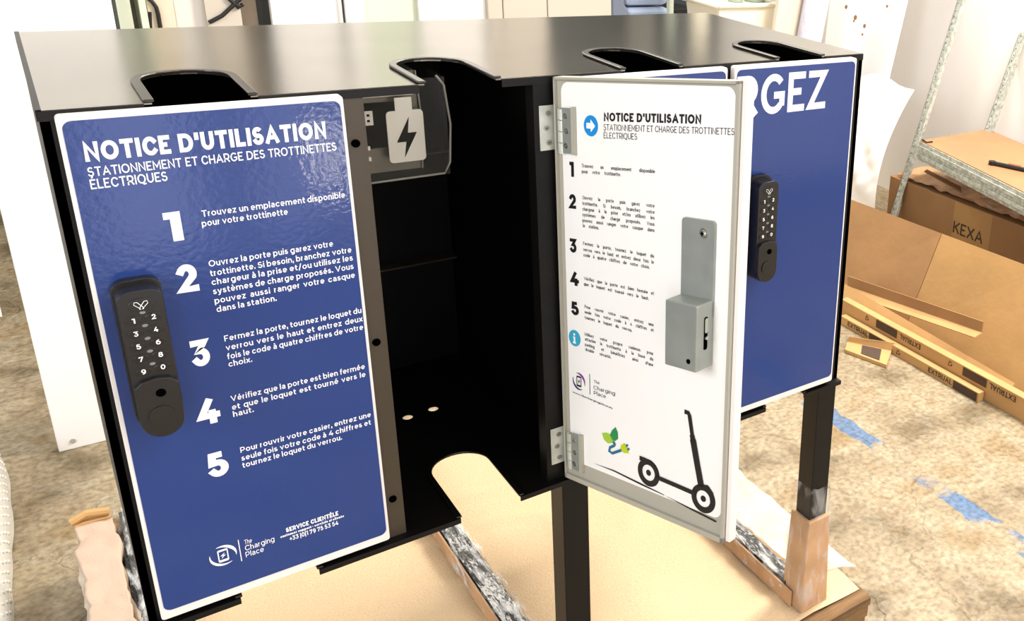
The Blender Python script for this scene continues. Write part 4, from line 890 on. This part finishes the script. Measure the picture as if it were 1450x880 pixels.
# crumpled white plastic sheeting
def sheetf(s, t):
    y = 8.85-2.65*s; top = -2.75+.8*math.sin(min(1, s*1.15)*math.pi*.62)**1.5
    z = top+(FL+.03-top)*t**1.1
    e = .34*noise.noise(Vector((s*5, t*3, 9)))+.20*abs(noise.noise(Vector((s*8+t*5, t*5-s*3, 3))))
    e *= math.sin(math.pi*min(1, max(0, s)))**.5
    return V(10.95-.55*t-.35*math.sin(math.pi*t)-abs(e)*.8, y, max(z+e*.25*(1-t), FL+.03))
bm = gridmesh(sheetf, 70, 60)
tag(obj('plastic_sheeting', bm, 'sheeting', None, smooth=True), 'crumpled white plastic sheeting heaped against the right wall beside the shelf', 'plastic sheeting')

# ================================================================ METAL SHELF
zs = -2.8
FLc, BLc, FRc, BRc = on(2, zs, 1303, 199), on(2, zs, 1399, 183), on(2, zs, 1450, 272), on(2, zs, 1450, 194)
e1 = (FRc-FLc); FRc = FLc+e1*1.6; e2 = BLc-FLc; BRc = FRc+e2
sf = thing('metal_shelving', 'galvanised steel shelving with tan hardboard shelf by the right wall', 'shelving', V((FLc.x+BRc.x)/2, (FLc.y+BRc.y)/2, FL))
bm = nb(); a, b, c, d = FLc, FRc, BRc, BLc; slab(bm, (a.x, a.y, zs), (b.x, b.y, zs), (c.x, c.y, zs), (d.x, d.y, zs), .05)
obj('shelf_board', bm, 'mdf', sf)
dirn = (FRc-FLc).normalized(); out = Vector((dirn.y, -dirn.x, 0)); out = out if out.x < 0 else -out
for k in range(5):
    z1 = zs-.015-.062*k
    bm = nb(); o_ = out*(.015 if k % 2 == 0 else .04)
    pts = [FLc+o_, FRc+o_, FRc-out*.05, FLc-out*.05]
    hexa(bm, [V(p.x, p.y, z1-.06) for p in pts]+[V(p.x, p.y, z1) for p in pts]); obj('beam_fold', bm, 'galv', sf, bevel=.001)
def post(bot, top, w_, name='post'):
    """slotted angle post between two station-space points"""
    bm = nb(); bot, top = Vector(bot), Vector(top); ax = (top-bot); t_ = .02
    f = dirn*w_; g = -out*w_
    for p, q, r in ((f, -out*t_, 0), (dirn*t_, g, 0)):
        hexa(bm, [V(*(bot+x)) for x in (Vector((0, 0, 0)), p, p+q, q)]+[V(*(top+x)) for x in (Vector((0, 0, 0)), p, p+q, q)])
    o = obj(name, bm, 'galv', sf); n = int(ax.length/.22); bm = nb()
    for k in range(n):
        c_ = bot+ax*((k+.5)/n)
        for wv, nn in ((dirn*w_*.35, out), (-out*w_*.5, -dirn)):
            for side in (-1, 1):
                p = c_+wv+ax.normalized()*.05*side+ (nn*.003)
                cyl(bm, V(*p), nn, .0022, .0015, 8)
    s_ = obj('slots', bm, 'hole', o); s_['kind'] = 'stuff'
    return o
fb = on(0, FLc.x-.05, 1263, 296); ft = on(0, FLc.x+.9, 1357, -4)
def through(p, q, z): t = (z-p.z)/(q.z-p.z); return p+(q-p)*t
lowp, highp = fb, on(1, fb.y, 1357, -4)
post(through(lowp, highp, FL), through(lowp, highp, FL+9), .16)
bk0 = on(1, BLc.y, 1393, 186); bk1 = on(1, BLc.y, 1450, 28)
bk1 = bk1
post(through(bk0, bk1, FL), through(bk0, bk1, FL+9), .2)
lean = through(lowp, highp, FL+9)-through(lowp, highp, FL)
for base in (FRc, BRc): 
    b_ = Vector((base.x, base.y, FL))-lean*((zs-FL)/9); post(b_, b_+lean, .16)
# tool on the shelf
tl_ = thing('utility_tool', 'black utility tool with orange mark lying on the hardboard shelf', 'tool', V(*on(2, zs, 1420, 236)))
p0, p1 = on(2, zs+.03, 1405, 231), on(2, zs+.03, 1452, 241)
bm = nb(); tube(bm, [V(*p0), V(*(p0.lerp(p1, .2))), V(*p1)], .009, 8); cyl(bm, V(*p0)-Vector((0, 0, .008)), (0, 0, 1), .014, .016, 12); obj('handle', bm, 'blk', tl_)
bm = nb(); tube(bm, [V(*(p0.lerp(p1, .5)+Vector((.02, .02, .03)))), V(*(p0.lerp(p1, .85)+Vector((.02, .02, .03))))], .004, 6); obj('orange_mark', bm, 'orange', tl_)
bm = nb(); q0, q1, q2 = on(2, zs+.01, 1306, 198), on(2, zs+.01, 1312, 202), on(2, zs+.01, 1320, 201); tube(bm, [V(*q0), V(*q1), V(*q2)], .004, 6)
tag(obj('cable_tie', bm, 'blk', None), 'short black cable tie on the near left corner of the hardboard shelf', 'cable tie')

# ================================================================ CARDBOARD
def onx(x, u, v): return on(0, x, u, v)
def quadx(xb, xt, pts, th_=.05):
    """pts: bottom-left, bottom-right, top-right, top-left in view; bottom on plane xb, top on plane xt"""
    return [on(0, xb, *pts[0]), on(0, xb, *pts[1]), on(0, xt, *pts[2]), on(0, xt, *pts[3])]
# KEXA box behind
kx = thing('long_brown_carton', 'long brown carton printed KEXA under the metal shelf', 'carton', V(11.4, 4, FL))
a = on(0, 11.0, 1266, 254); b = on(0, 11.0, 1450, 318)
XC = 11.0; ZC = (a.z+b.z)/2
bm = nb(); y0_, y1_ = b.y-1.2, a.y+.1
hexa(bm, [V(x, y, z) for z in (FL, ZC) for x, y in ((XC, y0_), (XC+.8, y0_), (XC+.8, y1_), (XC, y1_))]); obj('carton', bm, 'card2', kx, bevel=.003)
p = on(0, XC, 1352, 330); q = on(0, XC, 1388, 341)
fk = lambda a_, z, h: V(XC-.006-h, -a_, z)
j = job(fk, 'brink', kx, 'carton_lettering'); j['up'] = (0, 1)
line(j, 'KEXA', (-p.y-.05, p.z+.0), (-q.y+.05, p.z+.0), .2, .012)
m1, m2 = on(0, XC, 1350, 310), on(0, XC, 1400, 350)
obj('parcel_tape', plate(nb(), [[(-m1.y, ZC-.7), (-m2.y, ZC-.7), (-m2.y, ZC-.01), (-m1.y, ZC-.01)]], .003, lambda a_, z, h: V(XC-h, -a_, z)), 'card', kx)
def pile(s, t):
    y = y1_-.15-4.3*s; x = XC+.04+1.3*t
    z = ZC+.03+.16*math.sin(math.pi*min(1, t*1.3+.1))*(.75+.5*noise.noise(Vector((s*5, t*2, 2))))+.05*noise.noise(Vector((s*24, t*9, 5)))
    return V(x, y, max(z, ZC+.01))
o = obj('packing_paper', gridmesh(pile, 60, 18), 'kraft', None); tag(o, 'crumpled brown packing paper under plastic, on the long brown carton below the shelf', 'packing paper')
def pile2(s, t):
    p = pile(s*.75+.25, t); return p+Vector((-.006, 0, .012+.008*noise.noise(Vector((s*20, t*20, 1)))))
o = obj('plastic_cover', gridmesh(pile2, 60, 18), 'wrap', None, smooth=True); tag(o, 'clear plastic film lying over the brown packing paper', 'plastic film')
bm = nb(); slab(bm, on(0, XC-.02, 1309, 242), on(0, XC-.02, 1362, 272), on(0, XC+.1, 1360, 264), on(0, XC+.1, 1313, 240), .02)
tag(obj('cardboard_flap', bm, 'cardin', None), 'dark cardboard strip sticking out under the shelf front', 'cardboard')
# big flattened carton leaning in front
fc = thing('flattened_carton', 'large flattened tan carton leaning in front of the long brown carton', 'carton', V(9.2, 3.5, FL))
top1, seam1, top2 = (1203, 282), (1334, 331), (1462, 379)
L_ = on(0, 9.5, *top1); S_ = on(0, 9.5, *seam1); R_ = on(0, 9.5, *top2)
Lb, Sb, Rb = Vector((9.15, L_.y+.1, FL)), Vector((9.0, on(2, FL, 1299, 420).y, FL)), Vector((8.85, R_.y-.8, FL))
Sb = on(2, FL, 1283, 462); Lb = on(2, FL, 1185, 405); Rb = Sb+(Sb-Lb)*1.6; L_ = Vector((9.5, L_.y, L_.z))
R_ = S_+(S_-L_)*1.6; R_ = on(0, 9.5, 1475, 384)
bm = nb(); slab(bm, Lb, Sb-(Sb-Lb)*.008, S_-(S_-L_)*.008, L_, .04); obj('left_panel', bm, 'card2', fc)
bm = nb(); slab(bm, Sb, Rb, R_, S_, .04); obj('right_panel', bm, 'card', fc)
# L-shaped strip in front
def beamx(name, m, x0, x1, a, b, label, zoff=0, hz=.15, parent=None, group=None):
    pass
ls = thing('cardboard_corner_strip', 'folded L-shaped cardboard strip leaning on the flattened carton', 'cardboard', V(8.7, 4, FL))
a0, a1 = on(0, 8.78, 1200, 391), on(0, 8.74, 1392, 456)
b0, b1 = on(0, 8.76, 1200, 405), on(0, 8.72, 1390, 471)
c0, c1 = on(0, 8.66, 1200, 416), on(0, 8.6, 1380, 478)
bm = nb(); slab(bm, b0, b1, a1, a0, .02); obj('upright_face', bm, 'card2', ls)
bm = nb(); slab(bm, c0, c1, b1, b0, .02); obj('lower_face', bm, 'card3', ls)
# plain brown strip
a0, a1 = on(0, 8.62, 1196, 402), on(0, 8.52, 1437, 543); b0, b1 = on(0, 8.42, 1194, 431), on(0, 8.38, 1426, 560)
bm = nb(); slab(bm, b0, b1, a1, a0, .03); tag(obj('plain_cardboard_strip', bm, 'card', None), 'long plain tan cardboard strip lying behind the printed narrow boxes', 'cardboard')
# printed long boxes
def long_box(name, label, u0p, u1p, x, w_, z0_, h_, flip, groups):
    t = thing(name, label, 'carton', V(x, 3, z0_), 'narrow printed cardboard boxes')
    p, q = on(0, x, *u0p), on(0, x, *u1p); ya, yb = p.y, q.y; xa, xb = x, x
    bm = box(nb(), x, x+w_, yb, ya, z0_, z0_+h_); obj('carton', bm, 'card3', t, bevel=.002)
    f = lambda a_, z, h: V(x-.004-h, -a_, z)
    ft_ = lambda a_, zz, h: V(x+zz, -a_, z0_+h_+.004+h)
    return t, f, ft_, ya, yb
t1, f, ft_, ya, yb = long_box('narrow_printed_box', 'narrow cardboard box printed EXTRUAL, front one of the two on the floor', (1190, 452), (1384, 573), 8.1, .1, FL, .13, False, None)
j = job(f, 'brink', t1, 'carton_lettering'); j['up'] = (0, 1)
for u_a, u_b in (((1201, 454), (1229, 473)), ((1314, 529), (1347, 549))):
    p, q = on(0, 8.1, *u_a), on(0, 8.1, *u_b); line(j, 'EXTRUAL', (-p.y, FL+.035), (-q.y, FL+.035), .07, .02)
for u_a, u_b in (((1231, 474), (1261, 492)), ((1349, 550), (1382, 571))):
    p, q = on(0, 8.1, *u_a), on(0, 8.1, *u_b); obj('printed_label', plate(nb(), [[(-p.y, FL+.01), (-q.y, FL+.01), (-q.y, FL+.12), (-p.y, FL+.12)]], .002, f), 'label', t1)
def recycle(cy_, cz_, r, frame, parent):
    bm = nb()
    for k in range(3):
        a_ = math.radians(90+120*k); pts = []
        for s_, rr in ((-40, r), (20, r), (20, r*1.25), (48, r*.8), (20, r*.4), (20, r*.62), (-40, r*.62)):
            t_ = a_+math.radians(s_); pts.append((cy_+rr*math.cos(t_), cz_+rr*math.sin(t_)))
        plate(bm, [pts], .002, frame)
    obj('recycling_mark', bm, 'brink', parent)
p = on(0, 8.1, 1272, 500); recycle(-p.y, FL+.065, .036, f, t1)
t2, f, ft_, ya, yb = long_box('narrow_printed_box', 'narrow cardboard box printed EXTRUAL upside down, behind the front one', (1190, 436), (1500, 622), 8.22, .12, FL, .30, True, None)
x2 = 8.22
j = job(f, 'brink', t2, 'carton_lettering'); j['up'] = (0, -1)
for u_a, u_b in (((1303, 497), (1274, 479)), ((1437, 577), (1400, 556))):
    p, q = on(0, x2, *u_a), on(0, x2, *u_b); line(j, 'EXTRUAL', (-p.y, FL+.265), (-q.y, FL+.265), .075, .02)
for u_a, u_b in (((1241, 458), (1270, 477)), ((1363, 530), (1396, 552))):
    p, q = on(0, x2, *u_a), on(0, x2, *u_b); obj('printed_label', plate(nb(), [[(-p.y, FL+.17), (-q.y, FL+.17), (-q.y, FL+.285), (-p.y, FL+.285)]], .002, f), 'label', t2)
for u in ((1228, 451), (1345, 520)):
    p = on(0, x2, *u); recycle(-p.y, FL+.225, .036, f, t2)
# torn scrap on the floor
P_ = [on(2, FL+.02, u, v) for u, v in ((1196, 498), (1255, 520), (1262, 500), (1200, 487))]
sc = thing('torn_cardboard_scrap', 'small torn cardboard scrap on the floor in front of the printed boxes', 'cardboard', V(P_[0].x, P_[0].y, FL))
bm = nb(); slab(bm, *[p+Vector((0, 0, .03)) for p in P_], .045); obj('scrap', bm, 'card3', sc)
bm = nb(); slab(bm, P_[3]+Vector((0, 0, .03)), P_[2]+Vector((0, 0, .03)), P_[2]+Vector((.05, 0, .13)), P_[3]+Vector((.02, 0, .1)), .02); obj('lifted_edge', bm, 'card', sc)
m_ = [P_[0].lerp(P_[1], .35), P_[0].lerp(P_[1], .9), P_[3].lerp(P_[2], .85), P_[3].lerp(P_[2], .3)]
bm = nb(); slab(bm, *[p.lerp((P_[0]+P_[2])/2, .2)+Vector((0, 0, .037)) for p in m_], .004); obj('printed_label', bm, 'label', sc)

flush_text()
